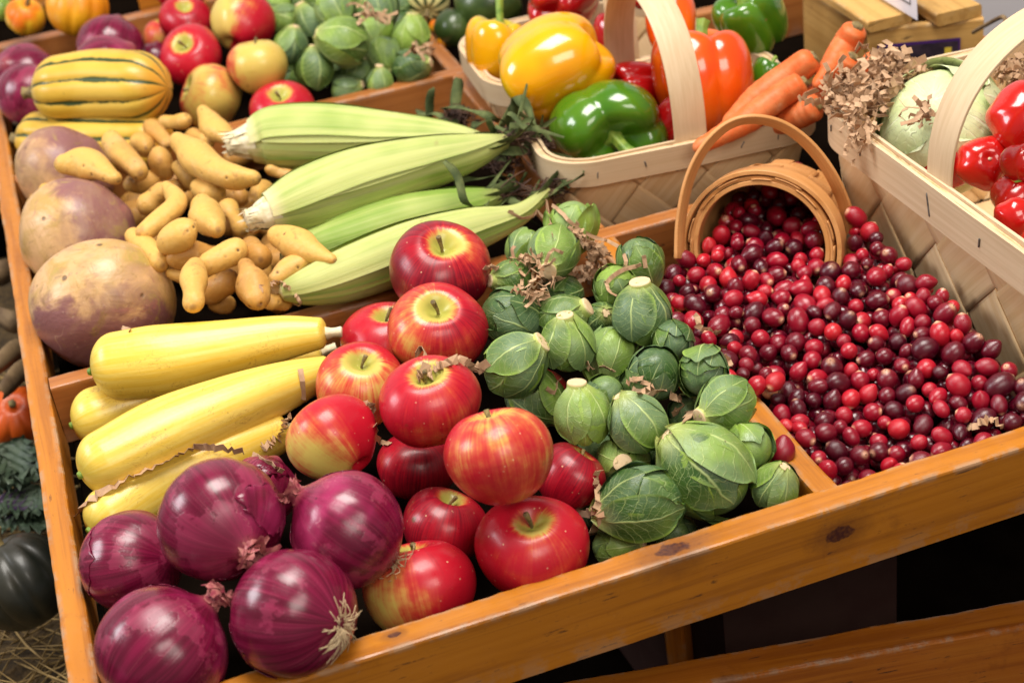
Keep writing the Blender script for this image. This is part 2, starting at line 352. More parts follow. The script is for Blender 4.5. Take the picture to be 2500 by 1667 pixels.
def mat_husk():
    g = G('corn_husk', .5, .4, sss=.15, sssr=(.006, .008, .002))
    u, v, s = g.sep(g.pv()); ob = g.obj(); off = g.m_('MULTIPLY', g.rnd(), 30.0); p = g.vm('ADD', ob, g.comb(off, off, off))
    ln = g.noise(g.comb(g.m_('ADD', g.m_('MULTIPLY', u, 38.0), off), g.m_('MULTIPLY', v, 1.3), s), 1.0, 4, .7)
    ln2 = g.noise(g.comb(g.m_('ADD', g.m_('MULTIPLY', u, 4.5), off), g.m_('MULTIPLY', v, .8), s), 1.0, 2, .5)
    t = g.m_('ADD', g.prop('tone'), g.m_('MULTIPLY', g.m_('SUBTRACT', ln2, .5), .85)); t = g.m_('ADD', t, g.m_('MULTIPLY', g.m_('SUBTRACT', g.noise(p, 16.0, 2), .5), .8)); t = g.m_('ADD', t, g.m_('MULTIPLY', g.m_('SUBTRACT', g.m_('FRACT', g.m_('MULTIPLY', s, 1.37)), .5), .5))
    c = g.mix(g.mr(t, .15, .85), (.50, .54, .17), (.19, .32, .028))
    c = g.mix(g.mr(ln, .47, .72, 0, .32), c, (.68, .68, .36)); c = g.mix(g.mr(ln, .28, .46, .30, 0), c, (.20, .29, .03))
    c = g.mix(g.mr(v, .0, .10, .75, 0), c, (.72, .62, .34))
    c = g.mix(g.m_('MULTIPLY', g.mr(g.noise(p, 26.0, 4, .7), .62, .75), .5), c, (.30, .21, .08))
    c = g.mix(g.mr(v, .9, 1.0, 0, .6), c, (.24, .22, .06))
    g.col(c); g.bump(ln, .45, .0012); return g.m
def mat_simple(name, a, b, scale=60, rough=.5, bump=.2, coat=0, spec=.5, sss=0, coatr=.1, dist=.001):
    g = G(name, rough, spec, coat=coat, coatr=coatr, sss=sss); ob = g.obj(); off = g.m_('MULTIPLY', g.rnd(), 30.0)
    n = g.noise(g.vm('ADD', ob, g.comb(off, off, off)), scale, 4, .6)
    g.col(g.mix(g.mr(n, .3, .7), a, b))
    if bump: g.bump(n, bump, dist)
    return g.m
def mat_pepper(name, a, b, green=None):
    g = G(name, .2, .5, coat=.6, coatr=.06)
    x, y, v = g.sep(g.pv()); ob = g.obj(); off = g.m_('MULTIPLY', g.rnd(), 30.0); p = g.vm('ADD', ob, g.comb(off, off, off))
    low = g.noise(p, 20.0, 2); c = g.mix(g.mr(low, .35, .7), a, b)
    c = g.mix(g.m_('MULTIPLY', g.mr(g.voro(p, 26.0), .02, .05, .7, 0), g.mr(low, .52, .56)), c, (.30, .16, .05))
    if green: c = g.mix(g.mr(g.m_('ADD', v, g.m_('MULTIPLY', g.noise(p, 20.0, 2), .2)), .22, .42, .8, 0), c, green)
    g.col(c); g.bump(g.noise(p, 60.0, 2), .08, .002); return g.m
def mat_wood(name, a, b, dark, wear, rough=.38, coat=.15, knots=()):
    """board: pv = (metres along, across, height)"""
    g = G(name, rough, .45, coat=coat, coatr=.25)
    s, w, h = g.sep(g.pv()); off = g.m_('MULTIPLY', g.rnd(), 13.0)
    pvv = g.comb(g.m_('ADD', s, off), w, h)
    kn = None; bend = 0.0; gr0 = g.noise(pvv, 420.0, 2)
    for (ks, kw, kh, kr) in knots:
        d = g.n('ShaderNodeVectorMath', {'operation': 'LENGTH'}, _0=g.vm('MULTIPLY', g.vm('SUBTRACT', g.comb(s, w, h), (ks, kw, kh)), (.55, 1.0, 1.0))).outputs['Value']
        d = g.m_('ADD', d, g.m_('MULTIPLY', g.m_('SUBTRACT', g.noise(pvv, 130.0, 3), .5), kr * .9)); k = g.mr(d, kr * .70, kr * 1.0, 1, 0); k = g.m_('MAXIMUM', k, g.mr(d, kr * .9, kr * 2.4, .45, 0)); k = g.m_('MULTIPLY', k, g.m_('ADD', .62, g.m_('MULTIPLY', gr0, .6)))
        kn = k if kn is None else g.m_('MAXIMUM', kn, k); pass
    q = g.m_('ADD', g.m_('ADD', w, h), bend)
    gv = g.comb(g.m_('MULTIPLY', g.m_('ADD', s, off), 3.2), g.m_('MULTIPLY', g.m_('ADD', w, bend), 85.0), g.m_('MULTIPLY', g.m_('ADD', h, bend), 85.0))
    gr = g.noise(gv, 1.0, 5, .62, .5); gf = g.noise(g.vm('MULTIPLY', gv, (2.5, 5, 5)), 1.0, 3, .6)
    low = g.noise(pvv, 9.0, 2); blot = g.noise(pvv, 48.0, 5, .7)
    c = g.mix(g.mr(gr, .3, .7), a, b); c = g.mix(g.mr(low, .3, .7, 0, .4), c, b)
    c = g.mix(g.m_('MULTIPLY', g.mr(gf, .52, .74), .34), c, dark); c = g.mix(g.mr(gr, .50, .66, 0, .30), c, dark)
    strk = g.noise(g.comb(g.m_('MULTIPLY', s, 40.0), g.m_('MULTIPLY', w, 420.0), g.m_('MULTIPLY', h, 420.0)), 1.0, 3, .6)
    c = g.mix(g.m_('MULTIPLY', g.mr(strk, .58, .66, 0, .8), g.mr(blot, .52, .62)), c, (.05, .018, .008))
    c = g.mix(g.m_('MULTIPLY', g.edge(), g.mr(blot, .44, .58, 0, .6)), c, wear); c = g.mix(g.mr(g.noise(pvv, 22.0, 5, .7), .57, .72, 0, .45), c, dark)
    c = g.mix(g.mr(g.noise(pvv, 70.0, 5, .75), .66, .76, 0, .35), c, wear)
    if kn is not None: c = g.mix(kn, c, (.060, .014, .010))
    g.col(c); g.set('Roughness', g.mr(blot, .3, .7, rough - .07, rough + .17)); g.bump(gf, .08, .0003)
    return g.m
def mat_splint(name, a, b, dark, rough=.55):
    """basket splint: pv = (across, along, seed)"""
    g = G(name, rough, .35); u, v, s = g.sep(g.pv()); off = g.m_('MULTIPLY', g.rnd(), 9.0)
    gv = g.comb(g.m_('MULTIPLY', u, 5.0), g.m_('MULTIPLY', v, 1.2), g.m_('ADD', g.m_('MULTIPLY', s, 40.0), off))
    n = g.noise(gv, 1.0, 4, .6); nf = g.noise(g.vm('MULTIPLY', gv, (7, 2, 1)), 1.0, 2, .6)
    c = g.mix(g.mr(n, .3, .7), a, b); c = g.mix(g.m_('MULTIPLY', g.mr(nf, .56, .75), .3), c, dark)
    tone = g.noise(g.comb(s, 0.0, 0.0), 37.0, 0); c = g.mix(g.mr(tone, .35, .65, 0, .35), c, dark)
    g.col(c); g.bump(nf, .25, .0006); return g.m
M['apple'] = mat_apple(); M['onion'] = mat_onion()
M['sprout'] = mat_leaf('sprout_leaf', (.034, .090, .014), (.25, .385, .050), (.50, .60, .22), k1=9.0)
M['cabbage'] = mat_leaf('cabbage_leaf', (.55, .63, .30), (.72, .76, .46), (.78, .80, .58), .4, (.74, .76, .50), 5.0, (.62, .68, .42))
M['cut'] = mat_cut(); M['berry'] = mat_berry(); M['potato'] = mat_potato(); M['rutabaga'] = mat_rutabaga()
M['squash'] = mat_squash(); M['delicata'] = mat_delicata(); M['husk'] = mat_husk()
M['stem'] = mat_simple('dry_stem', (.10, .065, .025), (.30, .22, .08), 200, .75)
M['greenstem'] = mat_simple('green_stem', (.10, .20, .02), (.26, .36, .05), 120, .45)
M['calyx'] = mat_simple('dark_calyx', (.03, .02, .012), (.12, .08, .04), 400, .8)
M['skin_flake'] = mat_simple('papery_onion_skin', (.24, .03, .055), (.52, .20, .17), 160, .5)
M['root'] = mat_simple('dry_root', (.42, .29, .15), (.62, .47, .28), 150, .8)
M['pale_end'] = mat_simple('pale_husk_end', (.62, .52, .30), (.78, .70, .50), 140, .65, .5)
M['silk'] = mat_simple('dry_corn_silk', (.030, .010, .008), (.10, .045, .02), 90, .7)
M['dryleaf'] = mat_simple('dry_green_leaf', (.040, .058, .020), (.13, .155, .055), 55, .8, .5, spec=.2)
M['cutend'] = mat_simple('brown_potato_end', (.13, .06, .035), (.25, .13, .075), 180, .8, .4)
M['dryhusk'] = mat_simple('dry_brown_husk', (.11, .065, .030), (.25, .165, .08), 45, .8, .5)
M['paper'] = mat_simple('brown_kraft_paper', (.38, .22, .12), (.56, .36, .21), 60, .75, .15)
M['ypep'] = mat_pepper('yellow_pepper_skin', (.84, .39, .002), (.78, .30, .002), (.45, .40, .01))
M['rpep'] = mat_pepper('red_pepper_skin', (.50, .004, .006), (.36, .002, .006))
M['opep'] = mat_pepper('orange_pepper_skin', (.86, .125, .004), (.75, .065, .004))
M['gpep'] = mat_pepper('green_pepper_skin', (.045, .150, .006), (.085, .205, .008))
M['dgpep'] = mat_simple('dark_green_squash_skin', (.012, .030, .006), (.05, .085, .015), 30, .35, .1, coat=.2)
M['tomato'] = mat_pepper('tomato_skin', (.56, .012, .006), (.46, .006, .005))
g = G('carrot_skin', .5, .4); x, y, v = g.sep(g.pv()); ob = g.obj(); n1 = g.noise(ob, 60.0, 4, .6)
rg = g.noise(g.comb(g.m_('MULTIPLY', x, 1.6), g.m_('MULTIPLY', y, 1.6), g.m_('MULTIPLY', v, 48.0)), 1.0, 3, .6)
c = g.mix(g.mr(n1, .3, .7), (.70, .115, .018), (.62, .19, .060)); c = g.mix(g.mr(rg, .60, .72, 0, .6), c, (.36, .075, .02)); c = g.mix(g.mr(n1, .62, .75, 0, .6), c, (.74, .36, .20))
g.col(c); g.bump(g.m_('SUBTRACT', n1, rg), .35, .0012); M['carrot'] = g.m
M['pumpkin'] = mat_simple('pumpkin_skin', (.62, .10, .006), (.50, .06, .004), 25, .4, .1)
M['yellowgourd'] = mat_simple('yellow_gourd_skin', (.78, .36, .01), (.74, .24, .008), 18, .4, .1)
M['darksquash'] = mat_simple('dark_acorn_squash_skin', (.012, .014, .010), (.03, .028, .018), 30, .4, .2, coat=.1)
M['kale'] = mat_simple('kale_leaf', (.030, .055, .030), (.085, .12, .07), 40, .55, .4)
M['kalepurple'] = mat_simple('purple_kale_leaf', (.035, .018, .055), (.10, .06, .12), 40, .55, .4)
M['straw'] = mat_simple('straw', (.15, .090, .026), (.38, .25, .085), 60, .8, 0)  # straw colour lowered to stand in for the shade beside the tray
M['balebody'] = mat_simple('straw_bale_body', (.03, .018, .006), (.11, .065, .02), 120, .9, .8, dist=.004)  # bale darkened likewise, the shade is put into its colour
M['metal'] = mat_simple('dark_staple_metal', (.05, .045, .04), (.16, .14, .12), 300, .4, 0, spec=.8)
M['rivet'] = mat_simple('rivet_metal', (.20, .18, .14), (.34, .30, .22), 300, .3, .1); 
for nd in M['rivet'].node_tree.nodes:
    if nd.type == 'BSDF_PRINCIPLED': nd.inputs['Metallic'].default_value = .9
AMB = ((.50, .180, .012), (.42, .138, .007), (.16, .045, .008), (.36, .25, .16))
M['wood'] = mat_wood('amber_pine_board', *AMB)
M['woodfront'] = mat_wood('amber_pine_front_board', *AMB, knots=((.295, .0, -.004, .0095), (.415, -.01, -.024, .0075), (.10, .002, .0, .003), (.62, -.01, -.045, .005)))
M['woodred'] = mat_wood('reddish_pine_board', (.44, .170, .045), (.36, .120, .026), (.15, .045, .014), (.38, .26, .19))
M['woodlow'] = mat_wood('amber_low_board', (.46, .150, .014), (.36, .095, .007), (.15, .03, .005), (.34, .24, .16), knots=((.12, -.02, -.02, .008),))
M['crate'] = mat_wood('pale_crate_board', (.62, .37, .115), (.54, .30, .08), (.30, .14, .03), (.60, .42, .22), .6, 0)
M['splint'] = mat_splint('pale_basket_splint', (.80, .60, .36), (.70, .48, .25), (.56, .34, .14))
M['rim'] = mat_splint('pale_basket_rim', (.68, .52, .34), (.60, .44, .27), (.50, .34, .18))
M['honey'] = mat_splint('honey_basket_splint', (.62, .30, .105), (.53, .235, .068), (.34, .125, .03), .5)
M['dark'] = mat_simple('shadowed_board', (.0035, .0022, .0016), (.007, .0045, .003), 12, 1.0, 0, spec=0)  # near-black base colour stands in for deep shade in the gaps
M['floor'] = mat_simple('dark_floor', (.035, .027, .022), (.06, .045, .035), 6, .8, 0)
M['wall'] = mat_simple('grey_wall', (.60, .56, .58), (.66, .62, .64), 2, .9, 0)
M['white'] = mat_simple('white_card', (.78, .74, .80), (.82, .79, .83), 8, .7, 0)
M['ink'] = mat_simple('black_ink', (.04, .04, .045), (.06, .06, .06), 8, .6, 0)
M['purple'] = mat_simple('purple_label', (.050, .012, .13), (.07, .018, .16), 10, .5, 0)
M['black'] = mat_simple('black_label', (.015, .010, .02), (.05, .03, .05), 60, .5, 0)
M['yellowink'] = mat_simple('yellow_print', (.70, .50, .03), (.75, .58, .08), 20, .5, 0)
# ------------------------------------------------------------------ boards
def board(name, p0, p1, w, h, m, parent=None, side=1.0, s0=0.0, seed=0, bev=.0022, wob=.0006):
    """plank whose top runs p0 -> p1; w = width, h = height below the top; side = where the width lies (+1 left of travel)"""
    p0 = np.asarray(p0, float); p1 = np.asarray(p1, float); L = np.linalg.norm(p1 - p0)
    t = (p1 - p0) / L; up = np.array([0, 0, 1.0]); l = np.cross(up, t); l /= np.linalg.norm(l); up = np.cross(t, l)
    # outline (across, height) with rounded upper and lower edges and an edge-wear weight
    b = bev
    prof = [(-w / 2, -h + b, .6), (-w / 2, -h * .66, 0), (-w / 2, -h * .33, 0), (-w / 2, -b * 2.4, 0), (-w / 2, -b, .8), (-w / 2 + b * .3, -b * .3, 1), (-w / 2 + b, 0, .8), (-w / 2 + 2.2 * b, 0, 0),
            (0, 0, 0), (w / 2 - 2.2 * b, 0, 0), (w / 2 - b, 0, .8), (w / 2 - b * .3, -b * .3, 1), (w / 2, -b, .8), (w / 2, -b * 2.4, 0), (w / 2, -h * .33, 0), (w / 2, -h * .66, 0), (w / 2, -h + b, .6),
            (w / 2 - b, -h, .3), (0, -h, 0), (-w / 2 + b, -h, .3)]
    n = max(8, int(L / .008)); S = np.linspace(0, L, n); m_ = len(prof)
    nz = Noise(seed + 3, 60); nz2 = Noise(seed + 9, 330)
    V = []; PV = []; E = []
    for s in S:
        for (a, z, e) in prof:
            q = np.array([s, a * 3, z * 3]); d = wob * (nz(q) * .7 + (.40 * nz2(q) if e > .4 else 0))
            aa = a + side * w / 2; V.append(p0 + t * s + l * (aa + d * np.sign(a)) + up * (z + d * .5)); PV.append((s + s0, a, z)); E.append(e)
    f = grid(n, m_, True)
    f.append(tuple(range(m_))[::-1]); f.append(tuple((n - 1) * m_ + i for i in range(m_)))
    c = (p0 + p1) / 2 if parent is None else np.zeros(3)
    me = mesh(name, np.array(V) - c, [tuple(reversed(q)) for q in f], PV, True, E)
    try: me.set_sharp_from_angle(angle=math.radians(14))
    except Exception: pass
    return link(name, me, parent, c if parent is None else None, m)
def box(name, lo, hi, m, parent=None, bev=.0015):
    lo = np.asarray(lo, float); hi = np.asarray(hi, float)
    y = (lo[1] + hi[1]) / 2
    return board(name, (lo[0], y, hi[2]), (hi[0], y, hi[2]), hi[1] - lo[1], hi[2] - lo[2], m, parent, 0.0, bev=bev)
# ------------------------------------------------------------------ the setting
def plane(name, V, m, kind='structure'):
    V = np.asarray(V, float); c = V.mean(0); o = link(name, mesh(name, V - c, [(0, 1, 2, 3)], None, False), None, c, m); o['kind'] = kind; return o
plane('floor', [(-6, -3, -.85), (7, -3, -.85), (7, 6, -.85), (-6, 6, -.85)], M['floor'])
plane('back_wall', [(-6, 3.1, -.85), (7, 2.5, -.85), (7, 2.5, 3.2), (-6, 3.1, 3.2)], M['wall'])
# main display tray, three rows deep and two columns wide
YB = 2.14; XR = .945; XL = -.0885
tray = thing('display_tray', 'large amber pine tray split by dividers, holding the vegetables', 'tray', (.4, 1.45, -.062))
def tb(name, p0, p1, w, h, m, side, seed, s0=0.0, wob=.0006):
    o = board(name, np.asarray(p0) - np.array([.4, 1.45, -.062]), np.asarray(p1) - np.array([.4, 1.45, -.062]), w, h, m, tray, side, s0, seed, wob=wob); return o
tb('front_rail', (-.108, .789, 0), (XR, .789, 0), .0225, .062, M['woodfront'], 1, 1, s0=-.108)
tb('side_rail', (-.1075, .8118, -.0005), (-.1075, YB + .02, -.0005), .0190, .062, M['wood'], -1, 2)
tb('side_rail', (XR, .8118, -.0005), (XR, YB + .02, -.0005), .0190, .062, M['wood'], 1, 3)
tb('back_rail', (-.0883, YB, -.001), (XR - .0195, YB, -.001), .020, .062, M['woodred'], 1, 4)
tb('divider', (-.0880, 1.234, -.001), (.592, 1.234, -.001), .0205, .058, M['woodred'], 1, 5)
tb('divider', (-.0880, 1.690, -.001), (XR - .0195, 1.690, -.001), .0195, .058, M['woodred'], 1, 6)
tb('divider', (.4265, .8120, -.002), (.4265, 1.2335, -.002), .0190, .056, M['wood'], 1, 7)
tb('divider', (.4265, 1.2550, -.002), (.4265, 1.6895, -.002), .0190, .056, M['woodred'], 1, 8)
tb('divider', (.4265, 1.7100, -.002), (.4265, YB - .0005, -.002), .0190, .056, M['woodred'], 1, 9)
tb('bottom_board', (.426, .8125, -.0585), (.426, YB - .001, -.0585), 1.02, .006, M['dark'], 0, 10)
# iron nail on the front rail's edge
for (x_, y_, r_) in ((988, 1572, 4), (896, 1600, 3)):
    w_ = atz(x_, y_, -.004); q_ = w_ - np.array(tray.location); V, f, p = tube([q_ + np.array([0, -.0012, .003]), q_ + np.array([0, -.0012, -.004])], .0012); link('nail', mesh('nail', V, f, p), tray, None, M['metal'])
# lower tray in front and the dark things under the main tray
low = thing('lower_tray', 'amber pine tray edge below the main tray, partly in shade', 'tray', (.5, .9, -.2))
a0 = atz(1650, 1613, -.2); a1 = atz(2500, 1461, -.2); d_ = (a1 - a0)
p0 = a0 - d_ * .9 - np.array(low.location); p1 = a1 + d_ * .6 - np.array(low.location)
board('front_rail', p0, p1, .030, .11, M['woodlow'], low, -1.0, seed=21)
bx = thing('storage_box', 'dark cardboard box in the shadow under the tray', 'box', (.62, 1.15, -.28))
def quadbox(parent, name, P, zb, m):
    """upright box standing on zb under the four top points P"""
    P = [np.asarray(p) - np.asarray(parent.location) for p in P]; Q = [np.array([p[0], p[1], zb - parent.location[2]]) for p in P]
    return link(name, mesh(name, P + Q, [(0, 1, 2, 3), (7, 6, 5, 4), (4, 5, 1, 0), (5, 6, 2, 1), (6, 7, 3, 2), (7, 4, 0, 3)], None, False), parent, None, m)
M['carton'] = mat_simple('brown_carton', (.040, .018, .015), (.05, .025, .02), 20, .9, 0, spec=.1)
e0 = atz(1940, 1545, -.16); e1 = atz(2415, 1400, -.16)
n_ = np.array([(e1 - e0)[1], -(e1 - e0)[0], 0]); n_ = -n_ / np.linalg.norm(n_) * .25
for k_ in (0,):
    fr = e0 + np.array([0, .14, 0]); fe = e1 + np.array([0, .14, 0])
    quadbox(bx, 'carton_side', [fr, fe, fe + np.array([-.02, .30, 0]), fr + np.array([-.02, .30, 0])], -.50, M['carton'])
leg = thing('table_leg', 'dark wooden post under the tray left of the carton', 'post', (.40, 1.06, -.5))
board('leg', np.array([-.01, .0, .40]) , np.array([.01, .02, -.30]), .02, .02, M['woodlow'], leg, 0)
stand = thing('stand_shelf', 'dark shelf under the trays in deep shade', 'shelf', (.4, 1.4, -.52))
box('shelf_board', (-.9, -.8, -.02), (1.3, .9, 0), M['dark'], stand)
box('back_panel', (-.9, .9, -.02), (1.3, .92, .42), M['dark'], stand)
# ------------------------------------------------------------------ piles: keep round things from running into each other
def settle(items, it=250, slack=.93):
    """items: dicts with px,py,r (photo), z. Moves them along their own sight depth only to rest against one another."""
    n = len(items)
    for a in items:
        w = atz(a['px'], a['py'], a['z']); a['d'] = depth(w); a['dir'] = ray(a['px'], a['py']); a['q'] = a['r'] / F; a['d0'] = a['d']
    d = np.array([a['d'] for a in items]); D = np.array([a['dir'] for a in items]); k = np.array([a['q'] for a in items]); d0 = d.copy()
    zf = np.array([a.get('floor', -.06) for a in items])
    for _ in range(it):
        Pp = O + D * d[:, None]; Rr = k * d
        df = Pp[:, None] - Pp[None]; dist = np.linalg.norm(df, axis=2) + np.eye(n)
        pen = np.maximum(0, (Rr[:, None] + Rr[None]) * slack - dist); np.fill_diagonal(pen, 0)
        sgn = np.sign(d[:, None] - d[None] + 1e-9 * (np.arange(n)[:, None] - np.arange(n)[None]))
        mv = (pen * sgn).sum(1) * .25
        low_ = np.maximum(0, (zf + Rr * .8) - Pp[:, 2])
        d = d + mv - low_ * .6 + (d0 - d) * .01
    for a, q in zip(items, d):
        a['c'] = O + a['dir'] * q; a['R'] = a['q'] * q
    return items
# ------------------------------------------------------------------ apples
def place(o, c, B, s=1.0):
    o.matrix_world = Matrix([[B[i, 0] * s, B[i, 1] * s, B[i, 2] * s, c[i]] for i in range(3)] + [[0, 0, 0, 1]])
def apple(label, c, Rr, axis, group, yd=(0, 0, 1), blush=.5, dark=.3, face=.2, stem=True, seed=0, squash=.90, calyx=False):
    rs = np.random.default_rng(seed + 100)
    ph = np.linspace(0, 1, 60) ** 1.25 * math.pi; ph = np.concatenate([ph]); m = 64
    th = np.arange(m) * 2 * math.pi / m
    rho = np.sin(ph) * (1 + .10 * np.cos(ph)) ; zz = np.cos(ph) * squash
    zz = zz - .36 * np.exp(-(rho / .29) ** 2) * (np.cos(ph) > 0) + .22 * np.exp(-(rho / .22) ** 2) * (np.cos(ph) < 0)
    lob = 1 + .030 * np.cos(5 * th[None] + rs.uniform(0, 6)) * ((1 - np.cos(ph[:, None])) / 2) + .022 * np.cos(2 * th[None] + rs.uniform(0, 6)) + .018 * np.cos(3 * th[None] + rs.uniform(0, 6))
    V = np.stack([rho[:, None] * np.cos(th) * lob, rho[:, None] * np.sin(th) * lob, zz[:, None] * (1 + .05 * np.cos(th[None] + rs.uniform(0, 6)) * np.sin(ph)[:, None]) + .03 * np.cos(5 * th[None]) * (np.sin(ph) ** 2)[:, None] * (np.cos(ph) < 0)[:, None]], -1)
    nz = Noise(seed, 2.2); V = V.reshape(-1, 3); V = V * (1 + .018 * nz(V))[:, None]
    pv = np.stack([np.cos(th)[None] + 0 * ph[:, None], np.sin(th)[None] + 0 * ph[:, None], (ph / math.pi)[:, None] + 0 * th[None]], -1)
    V = V / 1.035
    o = thing('apple', label, 'apple', (0, 0, 0), group)
    body = link('flesh', mesh('apple_flesh', V * Rr, grid(len(ph), m, True), pv), o, None, M['apple'])
    body['blush'] = float(blush); body['dark'] = float(dark); body['face'] = float(face)
    if stem:
        a = rs.uniform(0, 6.28); b = .10
        C = [(0, 0, .44), (.01, 0, .60), (b * math.cos(a), b * math.sin(a), .80 + .12 * rs.random())]
        V2, f2, p2 = sweep(np.array(C) * Rr, np.array([.035, .032, .055]) * Rr, 16, 8, (.3, .3)); link('stem', mesh('apple_stem', V2, f2, p2), o, None, M['stem'])
    if calyx:
        mb = MB()
        for k in range(5):
            a = k * 1.2566; C = np.array([(.03 * math.cos(a), .03 * math.sin(a), -.66), (.10 * math.cos(a), .10 * math.sin(a), -.74), (.06 * math.cos(a + .4), .06 * math.sin(a + .4), -.82)]) * Rr
            mb.add(*ribbon(C, [.08 * Rr] * 5 + [.01 * Rr], 6))
        mb.build('calyx', M['calyx'], o)
    z = np.asarray(axis) / np.linalg.norm(axis); x = -camdir(yd); x = x - z * (x @ z); x /= np.linalg.norm(x)      # local +X = the red cheek
    place(o, c, np.stack([x, np.cross(z, x), z], 1)); return o
U = lambda x, y, z: camdir((x, y, z))
AP = [ # px,py,r, z, axis, yellow cheek, blush, dark, face, label
 (1075, 662, 129, .052, (.10, .66, .74), (.95, .1, .3), .85, .72, .30, 'dark crimson apple topmost on the heap, stem hollow showing, against the corn'),
 (1067, 806, 124, .045, (.06, .58, .80), (-.3, -.9, .3), .66, .42, .22, 'red apple with pink streaks and purple shoulder, directly below the topmost apple'),
 (945, 838, 113, .005, (.03, .85, .50), (.3, -.5, .3), .75, .22, .10, 'pinkish red apple half hidden against the divider left of the top apples'),
 (880, 942, 114, .030, (.12, .74, .66), (.2, -.8, .5), .52, .12, .30, 'yellow and red blotched apple beside the tips of the yellow squash'),
 (1048, 986, 126, .060, (-.08, .80, .62), (.8, -.4, .4), .68, .25, .22, 'bright red apple with a crinkled paper strip lying in its hollow'),
 (813, 1072, 119, .045, (-.62, .62, -.30), (-.95, .15, .20), .74, .20, .52, 'red apple with a greenish yellow cheek on its left, above the onions'),
 (1218, 1114, 142, .065, (-.22, .97, .12), (.60, -.2, .75), .62, -.1, .26, 'largest apple, orange red skin streaked with yellow, in the middle of the heap'),
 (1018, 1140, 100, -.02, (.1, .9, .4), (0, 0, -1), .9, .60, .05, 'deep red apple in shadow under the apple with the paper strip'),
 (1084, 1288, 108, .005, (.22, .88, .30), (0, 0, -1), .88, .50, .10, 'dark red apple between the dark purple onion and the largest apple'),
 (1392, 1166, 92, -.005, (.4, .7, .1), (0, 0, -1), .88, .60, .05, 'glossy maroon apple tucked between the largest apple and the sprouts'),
 (1298, 1338, 141, .000, (-.01, .74, .66), (.25, -.9, .2), .82, .05, .34, 'red apple with upright brown stem and pale patch, against the front rail'),
 (1028, 1438, 141, -.012, (-.22, .97, .02), (-.85, .35, .25), .80, .30, .38, 'white dotted red apple with pale yellow shoulder, at the front rail beside the onions'),
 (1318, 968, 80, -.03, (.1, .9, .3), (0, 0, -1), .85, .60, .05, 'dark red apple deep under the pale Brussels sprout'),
]
BAP = [
 (453, 52, 67, .030, (.10, .55, .80), (0, -.3, -1), .85, .35, .05, 'deep pink red apple at the back, left of the pale striped one'),
 (590, 55, 80, .050, (.2, .6, -.4), (-.9, -.1, .35), .36, -.2, .75, 'tall half yellow half red apple at the back beside the sprouts'),
 (467, 138, 80, .045, (-.12, .36, .92), (0, 0, -1), .85, .25, .05, 'bright red apple facing forward with its green hollow, in the back compartment'),
 (630, 163, 77, .040, (-.12, .92, .35), (.4, .2, .9), .20, -.4, .42, 'pale yellow apple with a faint red base, in the back compartment'),
 (516, 238, 86, .010, (-.85, .30, .40), (.5, -.1, .8), .36, -.1, .30, 'green and orange apple lying on its side behind the potatoes'),
 (690, 275, 82, -.005, (-.02, .62, .78), (0, 0, -1), .80, .20, .05, 'red apple low behind the divider above the corn'),
 (440, -28, 66, .040, (.1, .9, .4), (0, 0, -1), .85, .3, .05, 'dark red apple cut by the top edge, above the deep pink one'),
 (588, -48, 72, .060, (.1, .9, .4), (0, 0, -1), .85, .1, .05, 'red apple cut by the top edge, behind the half yellow one'),
 (402, 90, 50, .000, (.1, .9, .4), (.5, 0, 1), .42, -.2, .05, 'orange pink apple half hidden between onions and red apples'),
]
ON = [ # px,py,r,z,axis(neck),roots?,tuft?,label
 (541, 1266, 157, .060, (.56, -.42, .70), 0, 1, 'large red onion on top of its heap with a curled papery tip'),
 (322, 1374, 126, .005, (-.80, -.15, -.45), 0, 1, 'red onion pressed against the left rail, left of the topmost onion'),
 (400, 1590, 166, .015, (.66, .70, -.20), 0, 1, 'red onion in the bottom left corner, cut by the bottom edge'),
 (714, 1496, 157, .015, (-.70, .05, -.5), 1, 0, 'magenta onion with a tuft of straw coloured roots, at the front rail'),
 (848, 1290, 146, .030, (-.78, .55, .10), 1, 1, 'dark purple onion between the top onion and the apples, roots at its lower right'),
 (640, 1195, 88, -.005, (.3, .7, -.2), 0, 0, 'red onion mostly hidden behind the topmost onion'),
]
BON = [
 (62, 190, 83, .020, (-.40, .30, .85), 0, 0, 'red onion with a ringed brown root scar at the far left rail'),
 (76, 236, 84, .020, (.3, .8, -.3), 0, 0, 'dark red onion behind the left end of the striped squash'),
 (270, 112, 82, .030, (.2, .9, -.2), 0, 0, 'purple onion standing highest at the back, above the striped squash'),
 (262, 172, 88, .035, (.7, .6, .2), 0, 0, 'purple onion directly behind the top of the striped squash'),
 (378, 142, 40, .000, (.2, .9, .1), 0, 0, 'small purple onion between the striped squash and the red apple'),
]
